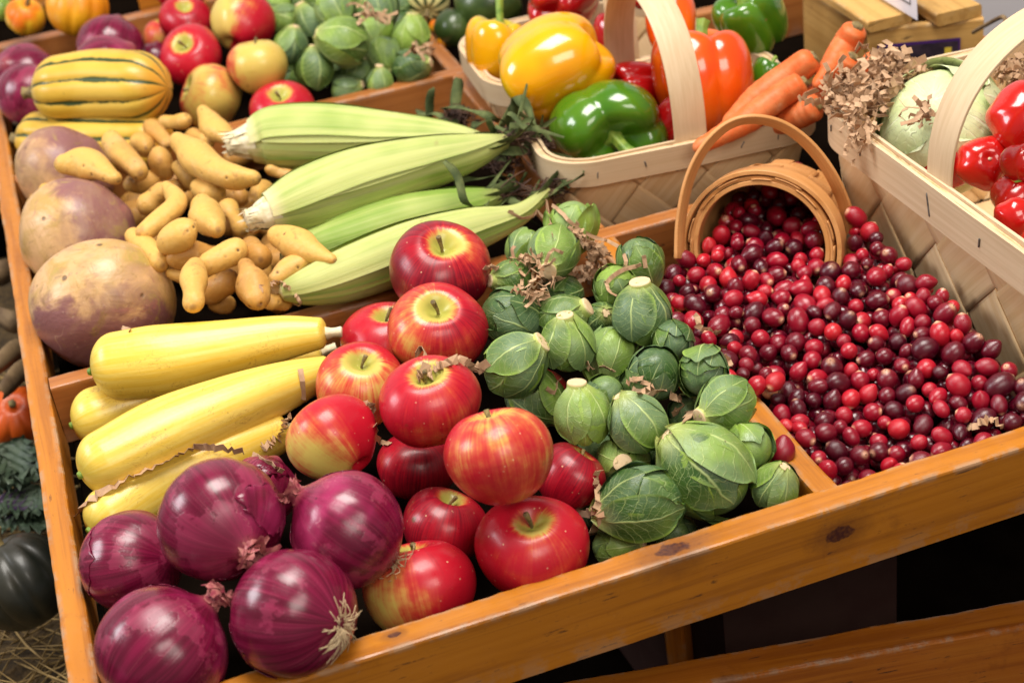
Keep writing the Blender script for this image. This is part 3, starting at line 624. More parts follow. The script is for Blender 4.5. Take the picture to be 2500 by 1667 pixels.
def onion(label, c, Rr, axis, roots, tuft, group, seed):
    rs = np.random.default_rng(seed + 500); ph = np.linspace(0, 1, 54) * math.pi; m = 64; th = np.arange(m) * 2 * math.pi / m
    rho = np.sin(ph) ** .95; zz = np.cos(ph) * .93 + .12 * np.exp(-(ph / .20) ** 2) - .05 * np.exp(-((math.pi - ph) / .2) ** 2)
    rho = rho * (1 - .05 * np.exp(-((ph - .35) / .3) ** 2))
    rho[0] = 0.02
    lob = 1 + .012 * np.cos(3 * th[None] + rs.uniform(0, 6)) + .006 * np.cos(11 * th[None] + rs.uniform(0, 6)) + .004 * np.cos(19 * th[None])
    V = np.stack([rho[:, None] * np.cos(th) * lob, rho[:, None] * np.sin(th) * lob, zz[:, None] + 0 * th], -1).reshape(-1, 3)
    V *= (1 + .026 * Noise(seed, 1.8)(V) + .006 * Noise(seed + 5, 6.)(V))[:, None]
    pv = np.stack([np.cos(th)[None] + 0 * ph[:, None], np.sin(th)[None] + 0 * ph[:, None], (ph / math.pi)[:, None] + 0 * th[None]], -1)
    o = thing('red_onion', label, 'onion', (0, 0, 0), group)
    link('bulb', mesh('onion_bulb', V * Rr, grid(len(ph), m, True), pv), o, None, M['onion'])
    Vg = V.reshape(len(ph), m, 3)
    for k in range(2 if seed < 40 else 0):            # loose papery skin peeling down from the neck
        t0 = float(rs.uniform(0, m)); i0 = float(rs.uniform(5, 9)); ni, nj = int(rs.integers(22, 34)), 13; wd = rs.uniform(5, 9); q = []; pq = []; nzr = Noise(seed * 7 + k, 9.)
        for i in range(ni):
            for j in range(nj):
                a = i / (ni - 1); b = 2 * j / (nj - 1) - 1; rag = float(nzr(np.array([a * 2.2, b * 2.2, k]))) * .8
                ii = i0 + i * (.62 - .16 * abs(b)) + rag * a * 1.6; lo = int(ii); f_ = ii - lo; w_ = wd * (.45 + .75 * math.sin(min(1, a * 1.15) * math.pi * .62)) * (1 - .35 * a ** 3)
                tt = t0 + b * w_ + rag * abs(b) ** 2 * 1.3; j0 = int(math.floor(tt)); g_ = tt - j0
                base_ = (Vg[lo, j0 % m] * (1 - g_) + Vg[lo, (j0 + 1) % m] * g_) * (1 - f_) + (Vg[lo + 1, j0 % m] * (1 - g_) + Vg[lo + 1, (j0 + 1) % m] * g_) * f_
                q.append(base_ * (1.0045 + .016 * max(a ** 5, abs(b) ** 6) * (.6 + .6 * math.sin(b * 5 + a * 6 + k)))); an = tt * 6.2832 / m; pq.append((math.cos(an), math.sin(an), ii / len(ph)))
        V2 = np.array(q) * Rr; sk = link('loose_skin', mesh('onion_loose_skin', V2, grid(ni, nj), pq), o, None, M['onion']); sk.modifiers.new('thick', 'SOLIDIFY').thickness = .0003
    if tuft:
        mb = MB()
        for k in range(22):
            a = k * 2.4 + rs.uniform(-.3, .3); r0 = .05 + .07 * rs.random(); L = rs.uniform(.16, .40); sp = rs.uniform(.05, .30)
            ca, sa = math.cos(a), math.sin(a)
            C = np.array([(r0 * ca * 1.8, r0 * sa * 1.8, .95), (r0 * ca, r0 * sa, 1.04), ((r0 + sp * .4) * ca, (r0 + sp * .4) * sa, 1.04 + L * .45), ((r0 + sp) * math.cos(a + rs.uniform(-.8, .8)), (r0 + sp) * math.sin(a + .3), 1.02 + L * rs.uniform(.1, .8))]) * Rr
            mb.add(*ribbon(C, np.array([.10, .13, .17, .19, .17, .10, .05]) * Rr * rs.uniform(.6, 1.4), 7, (-sa, ca, 0), rs.uniform(-.35, .35)))
        mb.build('dry_neck', M['skin_flake'], o)
    if roots:
        mb = MB()
        for k in range(60):
            a = rs.uniform(0, 6.28); r0 = .10 * math.sqrt(rs.random()); sp = rs.uniform(.05, .42); L = rs.uniform(.02, .16)
            if k % 3 == 0: a = rs.normal(-1.2, .35); sp = rs.uniform(.35, .62); L = -rs.uniform(.02, .12)
            j = rs.normal(0, .05, 2)
            C = np.array([(r0 * math.cos(a), r0 * math.sin(a), -.96), ((r0 + sp * .35) * math.cos(a) + j[0], (r0 + sp * .35) * math.sin(a) + j[1], -1.02 - abs(L) * .8), ((r0 + sp) * math.cos(a + j[0] * 3), (r0 + sp) * math.sin(a + j[0] * 3), -.96 - L + .10 * sp)]) * Rr
            mb.add(*tube(C, .0075 * Rr, 8, 5))
        mb.build('roots', M['root'], o)
    elif not tuft:
        V2, f2, p2 = lathe(np.array([.0, .10, .13, .12, 0]) * Rr, np.array([-.92, -.93, -.955, -.985, -.965]) * Rr, 20); link('root_scar', mesh('onion_root_scar', V2.reshape(-1, 3), f2, p2.reshape(-1, 3)), o, None, M['calyx'])
    place(o, c, basis(axis, rs.uniform(0, 6))); return o
fr = [dict(px=a[0], py=a[1], r=a[2], z=a[3], k='A', d=a, i=i) for i, a in enumerate(AP)] + [dict(px=a[0], py=a[1], r=a[2], z=a[3], k='O', d=a, i=i) for i, a in enumerate(ON)]
def do_balls(items, grpA, grpO, so):
    raw = [x.pop('d') for x in items]; settle(items)
    for x, a in zip(items, raw):
        if x['k'] == 'A': apple(a[9], x['c'], x['R'], U(*a[4]), grpA, a[5], a[6], a[7], a[8], True, x['i'] + so)
        else:
            ax = np.array(a[4], float)
            onion(a[7], x['c'], x['R'], U(*ax), a[5], a[6], grpO, x['i'] + so)
# ------------------------------------------------------------------ Brussels sprouts
def leafball(Rr, seed, nl, stemL=.34, loose=0.0, elong=1.0, stemR=.24, spread=1.0):
    """head wrapped in overlapping veined leaves; +Z is the stem end"""
    rs = np.random.default_rng(seed + 900); mb = MB(); nz = Noise(seed, 3.0)
    def prof(t):       # polar angle -> (rho, z)
        z = np.cos(t); r = np.sin(t)
        neck = np.exp(-(t / .62) ** 2)
        return r * (1 - .10 * neck) * (1 + .02 * np.cos(t)), (z * elong + .22 * neck)
    t = np.linspace(.02, math.pi, 26); rho, zz = prof(t); th = np.arange(30) * 2 * math.pi / 30
    V = np.stack([rho[:, None] * np.cos(th), rho[:, None] * np.sin(th), zz[:, None] + 0 * th], -1).reshape(-1, 3) * .945
    pv = np.stack([np.sin(th * 2.5)[None] * .9 + 0 * t[:, None], (t / math.pi)[:, None] * .9 + .1 + 0 * th[None], np.full((26, 30), rs.random() * 5)], -1)
    mb.add(V * Rr, grid(26, 30, True), pv)
    a0 = rs.uniform(0, 6.28); tip_tilt = rs.normal(0, .18, 2)
    for k in range(nl):
        a = a0 + k * 2.39996 + rs.normal(0, .15); lay = 1.0 + .044 * k / nl * 2.2
        tl = rs.uniform(2.2, 2.8) - .95 * (k / nl) * rs.random(); hw = rs.uniform(.85, 1.2) * (1 - .28 * k / nl)
        nu, nv = 17, 22; uu = np.linspace(-1, 1, nu); vv = np.linspace(0, 1, nv)
        uG, vG = np.meshgrid(uu, vv, indexing='ij')
        w = hw * np.sqrt(np.maximum(0, 1 - np.clip((vG - .52) / .50, -1, 1) ** 2 * .985)) * (.55 + .45 * np.minimum(1, vG * 3))
        tt = .16 + vG * (tl - .16) * (1 - .10 * uG ** 2)
        aa = a + uG * w / np.maximum(.30, np.sin(np.clip(tt, .35, 2.9)) ** .6)
        r_, z_ = prof(tt)
        edge = np.maximum(np.abs(uG) ** 4, np.clip((vG - .80) / .2, 0, 1) ** 2)
        lift = lay + .028 * edge * (1 + 0 * uG) + (loose * edge * (.25 + .35 * rs.random()) if k >= nl - 3 else 0)
        X = np.stack([r_ * np.cos(aa), r_ * np.sin(aa), z_], -1)
        bl = 1 + .016 * nz(X.reshape(-1, 3) * 2.2 + k).reshape(nu, nv) + .020 * np.exp(-(uG / .10) ** 2) * (1 - vG) + (.03 * loose * edge) * np.sin(uG * 9 + k)
        X = X * (lift * bl)[..., None]
        mb.add((X * Rr).reshape(-1, 3), grid(nu, nv), np.stack([uG, vG, np.full_like(uG, rs.random() * 5)], -1))
    return mb, rs
def sprout(label, c, Rr, axis, group, tone=.4, stemL=.34, loose=0.0, seed=0, elong=1.06, stemR=.26, nl=7, roll=None):
    mb, rs = leafball(Rr * .93, seed, nl, stemL, loose, elong)
    o = thing('brussels_sprout', label, 'Brussels sprout', (0, 0, 0), group)
    h = mb.build('leaves', M['sprout'], o); h['tone'] = float(tone)
    top = elong * .93 + .17
    sr = stemR
    stemL = stemL * .34
    rho = np.array([sr * 1.25, sr * 1.15, sr * 1.04, sr * 1.0, sr * .94, sr * .5, 0]); z = np.array([top - .40, top - .14, top + stemL * .4, top + stemL * .92, top + stemL, top + stemL * 1.03, top + stemL * 1.01])
    V, f, p = lathe(rho * Rr, z * Rr, 22); V = V.reshape(-1, 3); V[:, :2] *= (1 + .10 * Noise(seed, 60)(V / Rr * .08 + 3))[:, None]; V[:, 2] += .10 * Rr * V[:, 0] / Rr
    p = p.reshape(-1, 3).copy(); p[:, 2] = np.repeat([1, .85, .74, .56, .3, .1, 0], 22)
    link('cut_stem', mesh('sprout_stem', V, f, p), o, None, M['cut'])
    place(o, c, basis(axis, rs.uniform(0, 6) if roll is None else roll)); return o
SP = [ # px,py,r,dz, stem dir, tone, stemL, loose, label
 (1244, 773, 71, .012, (.75, -.25, -.3), .22, .25, .0, 'smooth dark green sprout next to the second apple from the top'),
 (1566, 772, 70, .015, (-.10, .88, .42), .28, .30, .0, 'tall dark green sprout standing with a broad cut stem on top, beside the cranberries'),
 (1387, 845, 64, .012, (-.12, .88, .42), .52, .30, .05, 'upright sprout with a tan cut stem, left of the torn leaf sprout'),
 (1368, 782, 58, .006, (.80, .42, .42), .50, .55, .0, 'long stemmed sprout lying with its pale cut stem to the right'),
 (1252, 896, 74, .012, (.72, .62, .22), .55, .30, .05, 'light green sprout beside the right end of the pleated paper strip'),
 (1490, 858, 62, .000, (-.2, -.7, .2), .85, .20, .55, 'bright green sprout with torn open leaves in the middle of the heap'),
 (1352, 612, 62, .012, (-.18, -.62, .76), .40, .42, .05, 'pale ribbed sprout under the paper with its stem pointing forward'),
 (1283, 604, 46, -.005, (-.3, -.5, .3), .48, .20, .15, 'light green sprout behind the ribbed one at the back divider'),
 (1250, 682, 46, .004, (-.86, -.08, .50), .42, .50, .0, 'sprout touching the top apple, its broad tan stem turned left'),
 (1563, 637, 57, .004, (.3, -.6, -.2), .30, .20, .05, 'dark round sprout at the back divider left of the cranberries'),
 (1503, 700, 54, .000, (.2, -.5, -.5), .72, .20, .0, 'yellowish green smooth sprout below the dark round one'),
 (1395, 548, 58, .000, (-.3, -.7, .1), .80, .20, .30, 'light green leafy sprout highest at the back under the paper'),
 (1469, 786, 46, -.012, (.1, .3, .8), .35, .20, .0, 'small shaded sprout between the long stemmed and the tall one'),
 (1372, 726, 52, -.018, (.4, .2, -.6), .22, .20, .0, 'dark sprout deep in the gap under the paper'),
 (1642, 835, 50, .000, (.1, .5, -.6), .28, .20, .12, 'bluish green sprout with folded leaves beside the divider'),
 (1423, 1018, 66, .020, (-.15, .92, .28), 1.15, .45, .05, 'pale yellow green sprout with a ragged light stem, standing upright'),
 (1476, 962, 48, .000, (-.4, -.5, -.5), .45, .20, .0, 'smooth green sprout just behind the pale yellow one'),
 (1557, 1038, 68, .018, (-.50, .78, .15), .38, .20, .12, 'green sprout with a loose grey leaf on top, right of the pale one'),
 (1598, 908, 64, .010, (-.2, -.5, -.6), .28, .20, .0, 'plain dark green sprout with paper lying in front of it'),
 (1717, 908, 60, .010, (.2, .6, -.6), .42, .20, .15, 'round sprout beside the divider, just above the star veined one'),
 (1776, 984, 68, .015, (-.80, -.42, .45), .46, .38, .05, 'sprout with star like pale veins, stem to the lower left, at the divider'),
 (1828, 1090, 59, .005, (-.4, .2, -.8), .78, .20, .05, 'light yellowish green smooth sprout at the divider near the front'),
 (1724, 1155, 106, .012, (-.70, .66, .18), .42, .10, .10, 'largest sprout, broad veined olive leaves, close to the front rail'),
 (1573, 1227, 92, .008, (-.92, -.22, .10), .20, .10, .12, 'big dark olive sprout with blistered leaves near the front rail'),
 (1522, 1128, 62, -.005, (-.12, .05, .98), .58, .34, .05, 'sprout facing forward with a round tan cut stem'),
 (1890, 1192, 57, -.004, (.24, .72, .55), .60, .22, .05, 'sprout in the front right corner with a broad pale stem on top'),
 (1500, 1332, 54, -.012, (.94, .16, .25), .52, .55, .05, 'small sprout at the front rail with its pale stem to the right'),
 (1298, 968, 70, -.008, (.78, -.58, .20), .55, .35, .05, 'sprout behind the largest apple with its stem to the lower right'),
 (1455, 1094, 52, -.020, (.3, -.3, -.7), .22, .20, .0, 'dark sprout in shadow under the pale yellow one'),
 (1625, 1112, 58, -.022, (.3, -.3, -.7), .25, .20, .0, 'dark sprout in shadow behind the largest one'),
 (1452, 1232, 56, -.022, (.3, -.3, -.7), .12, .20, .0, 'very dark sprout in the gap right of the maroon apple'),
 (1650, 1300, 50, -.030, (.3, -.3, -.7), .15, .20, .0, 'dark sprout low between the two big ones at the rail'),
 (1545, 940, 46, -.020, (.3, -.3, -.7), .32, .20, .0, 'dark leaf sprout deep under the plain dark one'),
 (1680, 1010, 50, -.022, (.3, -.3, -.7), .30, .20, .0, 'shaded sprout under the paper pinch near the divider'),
]
spi = []
for i, a in enumerate(SP):
    z = -.012 + .060 * (1335 - a[1]) / 790 + a[3]
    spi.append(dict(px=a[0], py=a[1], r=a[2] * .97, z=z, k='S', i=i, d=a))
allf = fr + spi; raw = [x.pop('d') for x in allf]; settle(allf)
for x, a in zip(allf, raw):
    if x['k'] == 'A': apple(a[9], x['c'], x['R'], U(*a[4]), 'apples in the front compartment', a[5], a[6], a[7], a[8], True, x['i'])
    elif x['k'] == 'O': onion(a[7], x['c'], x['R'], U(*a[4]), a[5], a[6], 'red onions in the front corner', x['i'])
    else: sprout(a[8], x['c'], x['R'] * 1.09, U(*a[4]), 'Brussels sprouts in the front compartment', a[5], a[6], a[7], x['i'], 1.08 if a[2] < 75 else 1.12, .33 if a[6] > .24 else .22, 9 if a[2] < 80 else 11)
FRONT = allf
BSP = [
 (768, 174, 47, .02, (.02, .95, .2), .40, .25, 'upright dark sprout nearest the pale apple'),
 (846, 103, 58, .05, (-.95, .25, .1), .50, .25, 'largest sprout in the back heap, pointing left'),
 (710, 116, 41, .02, (.2, .8, .3), .42, .2, 'sprout directly right of the pale yellow apple'),
 (701, 52, 40, .03, (-.85, .35, .3), .62, .4, 'sprout with a white stem to the left, beside the half red apple'),
 (761, 57, 42, .03, (-.45, .75, .4), .55, .4, 'sprout with a pinkish cut stem to the upper left'),
 (815, 24, 46, .05, (.3, -.5, .2), .70, .2, 'light green round sprout near the top edge'),
 (848, 62, 38, .03, (-.6, .5, .3), .75, .2, 'light green sprout behind the largest one'),
 (917, 66, 41, .04, (.1, -.6, .3), .85, .2, 'yellowish green sprout in the middle of the back heap'),
 (921, 20, 52, .05, (.1, -.6, .1), .40, .2, 'bluish green leafy sprout under scraps of paper at the back'),
 (1004, 94, 46, .03, (.05, .95, .3), .75, .25, 'bright green sprout with its pale stem upward at the right divider'),
 (937, 130, 42, .02, (.1, -.6, .2), .42, .2, 'ribbed green sprout below the yellowish one'),
 (1000, 164, 43, .01, (.88, .10, .35), .30, .40, 'dark sprout lying with a tan cut stem to the right at the corner'),
 (928, 203, 33, .00, (.0, .85, .5), .70, .45, 'small sprout with a broad white stem at the middle divider'),
 (843, 222, 35, -.005, (.92, .30, .2), .55, .40, 'low sprout at the middle divider with its stem to the right'),
 (878, 184, 34, .00, (.3, .7, .2), .45, .3, 'small sprout behind the low one'),
 (838, 178, 32, .00, (.3, .3, -.2), .35, .2, 'small dark sprout right of the upright one'),
 (687, 12, 44, .04, (.3, .3, -.2), .60, .2, 'green sprout at the top edge behind the white stemmed one'),
 (752, -6, 42, .05, (.3, .3, -.2), .55, .2, 'sprout cut by the top edge left of the light green one'),
 (868, -8, 42, .06, (.3, .3, -.2), .45, .2, 'sprout cut by the top edge in the middle'),
 (712, 182, 37, -.01, (.3, .3, -.2), .30, .2, 'shaded sprout low beside the pale apple'),
 (742, 104, 36, .00, (.3, .3, -.2), .30, .2, 'shaded sprout between the white stemmed and the upright one'),
 (972, 60, 38, .01, (.3, .3, -.2), .35, .2, 'shaded sprout left of the bright green one'),
 (900, 112, 36, .00, (.3, .3, -.2), .35, .2, 'shaded sprout right of the largest one'),
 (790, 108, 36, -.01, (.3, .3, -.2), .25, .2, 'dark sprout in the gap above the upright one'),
 (972, 18, 40, .02, (.3, .3, -.2), .35, .2, 'sprout beside the striped gourd at the top'),
]
bk = [dict(px=a[0], py=a[1], r=a[2], z=a[3], k='A', d=a, i=i) for i, a in enumerate(BAP)] + [dict(px=a[0], py=a[1], r=a[2], z=a[3], k='O', d=a, i=i) for i, a in enumerate(BON)] + [dict(px=a[0], py=a[1], r=a[2], z=a[3], k='S', d=a, i=i) for i, a in enumerate(BSP)]
raw = [x.pop('d') for x in bk]; settle(bk)
for x, a in zip(bk, raw):
    if x['k'] == 'A': apple(a[9], x['c'], x['R'], U(*a[4]), 'apples in the back compartment', a[5], a[6], a[7], a[8], x['i'] > 0, x['i'] + 40, 1.0 if x['i'] == 1 else .90)
    elif x['k'] == 'O': onion(a[7], x['c'], x['R'], U(*a[4]), a[5], a[6], 'red onions in the back compartment', x['i'] + 40)
    else: sprout(a[7], x['c'], x['R'] * 1.05, U(*a[4]), 'Brussels sprouts in the back compartment', a[5], a[6], .05, x['i'] + 60, 1.08, .28, 6)
# ------------------------------------------------------------------ yellow squash, potatoes, rutabagas, delicata, corn
def pts(P, z, sc=1.0, off=(0, 0)):
    """list of (px, py, r_px[, dz]) -> places and radii"""
    C = []; Q = []
    for i, a in enumerate(P):
        zz = (z[i] if hasattr(z, '__len__') else z)
        w = atz(a[0] * sc + off[0], a[1] * sc + off[1], zz); C.append(w); Q.append(pxr(a[2] * sc, w))
    return np.array(C), np.array(Q)
SQ = [
 ([(290, 895, 82), (400, 876, 87), (540, 848, 74), (680, 824, 57), (782, 814, 38)], .030, 'topmost yellow squash, fat end at the left rail, against the divider'),
 ([(262, 1128, 84), (400, 1062, 95), (560, 995, 82), (700, 938, 60), (800, 900, 36)], .018, 'longest yellow squash lying in the middle of its heap'),
 ([(238, 1018, 74), (400, 965, 66), (600, 910, 55), (770, 862, 38)], -.012, 'yellow squash mostly hidden under the topmost one'),
 ([(268, 1262, 72), (390, 1180, 82), (540, 1118, 74), (680, 1060, 52)], -.012, 'yellow squash at the bottom, half covered by the onions'),
]
for i, (P, z, lab) in enumerate(SQ):
    C, Q = pts(P, z); nz = Noise(i, 26)
    def shp(s, th, i=i): return 1 + .022 * np.cos(5 * th + i) * np.sin(math.pi * s) ** .5 + .012 * np.cos(2 * th + 7 * s)
    V, f, p = sweep(C, Q, 60, 40, (.85, .42), shp); V = V + .0009 * nz(V)[:, None]
    o = thing('yellow_squash', lab, 'squash', C.mean(0), 'yellow summer squash in the front compartment'); L = np.array(o.location)
    link('skin', mesh('squash_skin', V - L, f, p), o, None, M['squash'])
    t = C[-1] - C[-2]; t /= np.linalg.norm(t); e = C[-1] + t * Q[-1] * .38
    V, f, p = sweep(np.array([e, e + t * .006, e + t * .013]), [Q[-1] * .42, Q[-1] * .30, Q[-1] * .34], 16, 10, (.1, .12), lambda s, th: 1 + .12 * np.cos(5 * th)); link('stem', mesh('squash_stem', V - L, f, p), o, None, M['pale_end'])
    t = C[0] - C[1]; t /= np.linalg.norm(t); e = C[0] + t * Q[0] * .83
    V, f, p = sweep(np.array([e, e + t * .0022]), [.0035, .0028], 10, 10, (.1, .3)); link('blossom_scar', mesh('squash_scar', V - L, f, p), o, None, M['greenstem'])
PO = [ # points in zoom units, z, tone, label
 ([(190, 530, 72), (370, 512, 104), (545, 585, 66)], .062, .15, 'stout potato lying on the back rutabaga'),
 ([(540, 335, 80), (640, 445, 88), (735, 545, 72)], .055, .35, 'potato with a dark cut end facing forward'),
 ([(770, 320, 88), (800, 390, 84)], .035, .45, 'potato behind the one with the dark cut end'),
 ([(925, 495, 94), (930, 500, 92)], .035, .55, 'small round brownish potato in the middle of the heap'),
 ([(855, 225, 66), (920, 290, 72), (965, 345, 60)], .040, .50, 'knobbly potato next to the striped squash'),
 ([(950, 165, 58), (1090, 195, 66)], .030, .25, 'potato farthest back, below the apples'),
 ([(1260, 145, 66), (1330, 215, 84), (1415, 270, 76)], .042, .10, 'bent potato behind the stub of the upper corn ear'),
 ([(1050, 335, 72), (1190, 445, 104), (1320, 530, 86), (1480, 600, 104), (1610, 610, 76)], .060, .10, 'longest potato with a narrow waist, across the top of the heap'),
 ([(1170, 275, 58), (1260, 340, 64)], .028, .40, 'potato mostly hidden above the longest one'),
 ([(1060, 555, 60), (1140, 610, 62)], .030, .20, 'little potato under the longest one'),
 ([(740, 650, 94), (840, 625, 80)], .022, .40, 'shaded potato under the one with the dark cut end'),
 ([(830, 785, 108), (890, 770, 100)], .035, .45, 'plump potato right of the middle rutabaga'),
 ([(975, 700, 46), (1040, 815, 80), (910, 920, 74), (800, 990, 66)], .060, .15, 'forked potato shaped like a boomerang'),
 ([(1230, 695, 90), (1310, 715, 92)], .038, .20, 'potato just below the middle of the longest one'),
 ([(1225, 800, 92), (1275, 900, 106), (1340, 1000, 92)], .060, .15, 'smooth oblong potato standing out in the centre'),
 ([(1440, 860, 84), (1510, 960, 82)], .035, .40, 'potato beside the torn stub of the lower corn ear'),
 ([(720, 1065, 66), (800, 1145, 92), (900, 1245, 88)], .045, .20, 'potato between the two nearer rutabagas and the small oval one'),
 ([(1020, 1065, 112), (1095, 1060, 114)], .068, .05, 'smooth oval potato, plainest in the middle of the heap'),
 ([(1080, 1240, 92), (1200, 1190, 98), (1310, 1160, 76)], .045, .85, 'brown speckled potato under the smooth oval one'),
 ([(1290, 1260, 92), (1440, 1185, 118)], .055, .20, 'bulbous pale potato right of the speckled one'),
 ([(1610, 1130, 88), (1665, 1230, 108)], .040, .70, 'rough brownish potato against the lower corn ear'),
 ([(1030, 1370, 52), (1170, 1370, 60)], .030, .35, 'thin potato sticking out left of the upright finger shaped one'),
 ([(1190, 1290, 62), (1180, 1420, 86), (1168, 1540, 104)], .062, .20, 'finger shaped potato pointing up beside the front rutabaga'),
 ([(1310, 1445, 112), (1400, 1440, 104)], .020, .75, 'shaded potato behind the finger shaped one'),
 ([(1585, 1335, 84), (1610, 1420, 106), (1640, 1490, 94)], .048, .65, 'speckled egg shaped potato near the squash'),
 ([(1830, 1070, 92), (1960, 1115, 100), (2100, 1180, 82), (2210, 1225, 58)], .050, .10, 'long tapering potato lying over the corn husks'),
 ([(1770, 1370, 58), (1900, 1295, 84), (2080, 1240, 58)], .042, .20, 'slim potato with a brown end, below the tapering one'),
 ([(1770, 1580, 76), (1850, 1525, 72)], .018, .40, 'potato at the divider above the topmost squash'),
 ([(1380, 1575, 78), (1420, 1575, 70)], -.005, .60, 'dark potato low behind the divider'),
 ([(1700, 680, 70), (1640, 790, 76)], .030, .35, 'potato end next to the lower corn ear stub'),
 ([(1760, 570, 50), (1880, 565, 56)], .028, .30, 'potato between the two corn ears'),
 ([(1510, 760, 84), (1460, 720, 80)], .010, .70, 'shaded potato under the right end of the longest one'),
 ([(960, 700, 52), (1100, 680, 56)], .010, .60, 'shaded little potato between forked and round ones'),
 ([(40, 720, 52), (90, 700, 50)], .015, .25, 'small potato wedged between the back rutabagas'),
 ([(-60, 800, 60), (-40, 770, 58)], .000, .25, 'small potato at the left rail beside the middle rutabaga'),
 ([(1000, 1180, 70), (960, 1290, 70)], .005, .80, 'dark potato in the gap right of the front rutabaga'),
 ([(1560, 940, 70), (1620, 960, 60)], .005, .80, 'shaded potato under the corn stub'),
]
zs, zo = .3189, (100, 240)
for i, (P, z, tone, lab) in enumerate(PO):
    C, Q = pts(P, z, zs, zo); Q = Q * 1.10; Q[0] *= .86; Q[-1] *= .86; C[:, 2] += np.linspace(-.003, .003, len(C)) * ((i % 3) - 1)
    rs = np.random.default_rng(i + 40); nz = Noise(i + 11, 75, 8); nz2 = Noise(i + 31, 190, 8)
    V, f, p = sweep(C, Q, 52, 28, (1.25, 1.25), lambda s, th, i=i: 1 + .07 * np.cos(2 * th + 5 * s + i) + .05 * np.cos(th - 4 * s) + .09 * np.sin(6.5 * s + i * 1.7))
    V = V + ((.0021 * nz(V) + .0005 * nz2(V))[:, None]) * (V - C.mean(0)) / (np.linalg.norm(V - C.mean(0), axis=1)[:, None] + 1e-9)
    L = C.mean(0); o = link('potato', mesh('potato', V - L, f, p), None, L, M['potato']); tag(o, lab, 'potato', 'fingerling potatoes in the middle compartment'); o['tone'] = tone
    if i in (1, 26):
        t = C[-1] - C[-2]; t /= np.linalg.norm(t); e = C[-1] + t * Q[-1] * (.86 if i == 1 else .95) - L; V, f, p = sweep(np.array([e, e + t * Q[-1] * .12]), [Q[-1] * .74, Q[-1] * .58], 14, 18, (.25, .18), lambda s, th: 1 + .10 * np.cos(3 * th + 1)); link('cut_end', mesh('potato_cut_end', V, f, p), o, None, M['cutend'])
hidden = np.random.default_rng(77)
for k in range(26):          # potatoes deep in the pile that show only through gaps
    a, b = hidden.uniform(330, 700), hidden.uniform(330, 730)
    if b < 330 + (a - 330) * -.1 or a > 620 and b < 480: continue
    w = atz(a, b, -.030); an = hidden.uniform(0, 3.14); d = np.array([math.cos(an), math.sin(an), 0]) * .016; V, f, p = sweep(np.array([w - d, w + np.array([0, 0, .003]), w + d]), hidden.uniform(.011, .015, 3), 30, 18)
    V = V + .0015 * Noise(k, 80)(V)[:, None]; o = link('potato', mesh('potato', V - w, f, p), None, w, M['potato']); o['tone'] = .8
    tag(o, 'shaded potato deep in the pile, mostly covered by other potatoes', 'potato', 'fingerling potatoes in the middle compartment')
RU = [
 (252, 742, 174, 158, .010, (.10, -.85, .35), .46, 'front rutabaga, largest of the three, tan above and mauve below'),
 (192, 578, 146, 140, .010, (.88, .42, .10), .50, 'middle rutabaga, tan on its left half and purple on its right'),
 (158, 425, 122, 108, .006, (.70, .68, .15), .46, 'back rutabaga under the stout potato'),
]
for i, (px, py, rx, ry, z, ax, pur, lab) in enumerate(RU):
    c = atz(px, py, z); Rr = pxr(rx, c); ph = np.linspace(0, math.pi, 50); th = np.arange(64) * 2 * math.pi / 64
    V = np.stack([np.sin(ph)[:, None] * np.cos(th), np.sin(ph)[:, None] * np.sin(th), (np.cos(ph) * ry / rx)[:, None] + 0 * th], -1).reshape(-1, 3)
    V = V * (1 + .025 * Noise(i, 2.6)(V) + .008 * Noise(i + 9, 9)(V))[:, None]; V[:, 2] += .06 * np.exp(-((V[:, 0] ** 2 + V[:, 1] ** 2) / .05)) * np.sign(V[:, 2])
    pv = np.stack([np.cos(th)[None] + 0 * ph[:, None], np.sin(th)[None] + 0 * ph[:, None], (ph / math.pi)[:, None] + 0 * th], -1)
    o = link('rutabaga', mesh('rutabaga', V * Rr, grid(50, 64, True), pv), None, None, M['rutabaga']); tag(o, lab, 'rutabaga', 'rutabagas along the left rail'); o['purple'] = pur
    place(o, c, basis(U(*ax), i * 1.3))
DS = [
 ([(160, 220, 88), (240, 214, 94), (330, 214, 90)], .055, (.90, 1.0), 'yellow squash with dark green stripes lying on top at the back left'),
 ([(110, 345, 76), (240, 355, 84), (360, 350, 74)], -.002, (.9, .9), 'green striped squash underneath, mostly hidden by potatoes'),
]
for i, (P, z, cp, lab) in enumerate(DS):
    C, Q = pts(P, z)
    V, f, p = sweep(C, Q, 64, 100, cp, lambda s, th: 1 - .085 * np.maximum(0, np.abs(np.cos(5 * th)) * -1 + 1) ** 1.6)
    o = thing('striped_squash', lab, 'squash', C.mean(0), 'striped squash in the middle compartment'); L = np.array(o.location)
    link('skin', mesh('striped_skin', V - L, f, p), o, None, M['delicata'])
    t = C[0] - C[1]; t /= np.linalg.norm(t); e = C[0] + t * Q[0] * .86
    V, f, p = sweep(np.array([e, e + t * .008, e + t * .015]), [.009, .006, .007], 14, 10, (.1, .2), lambda s, th: 1 + .1 * np.cos(5 * th)); link('stem', mesh('striped_stem', V - L, f, p), o, None, M['stem'])
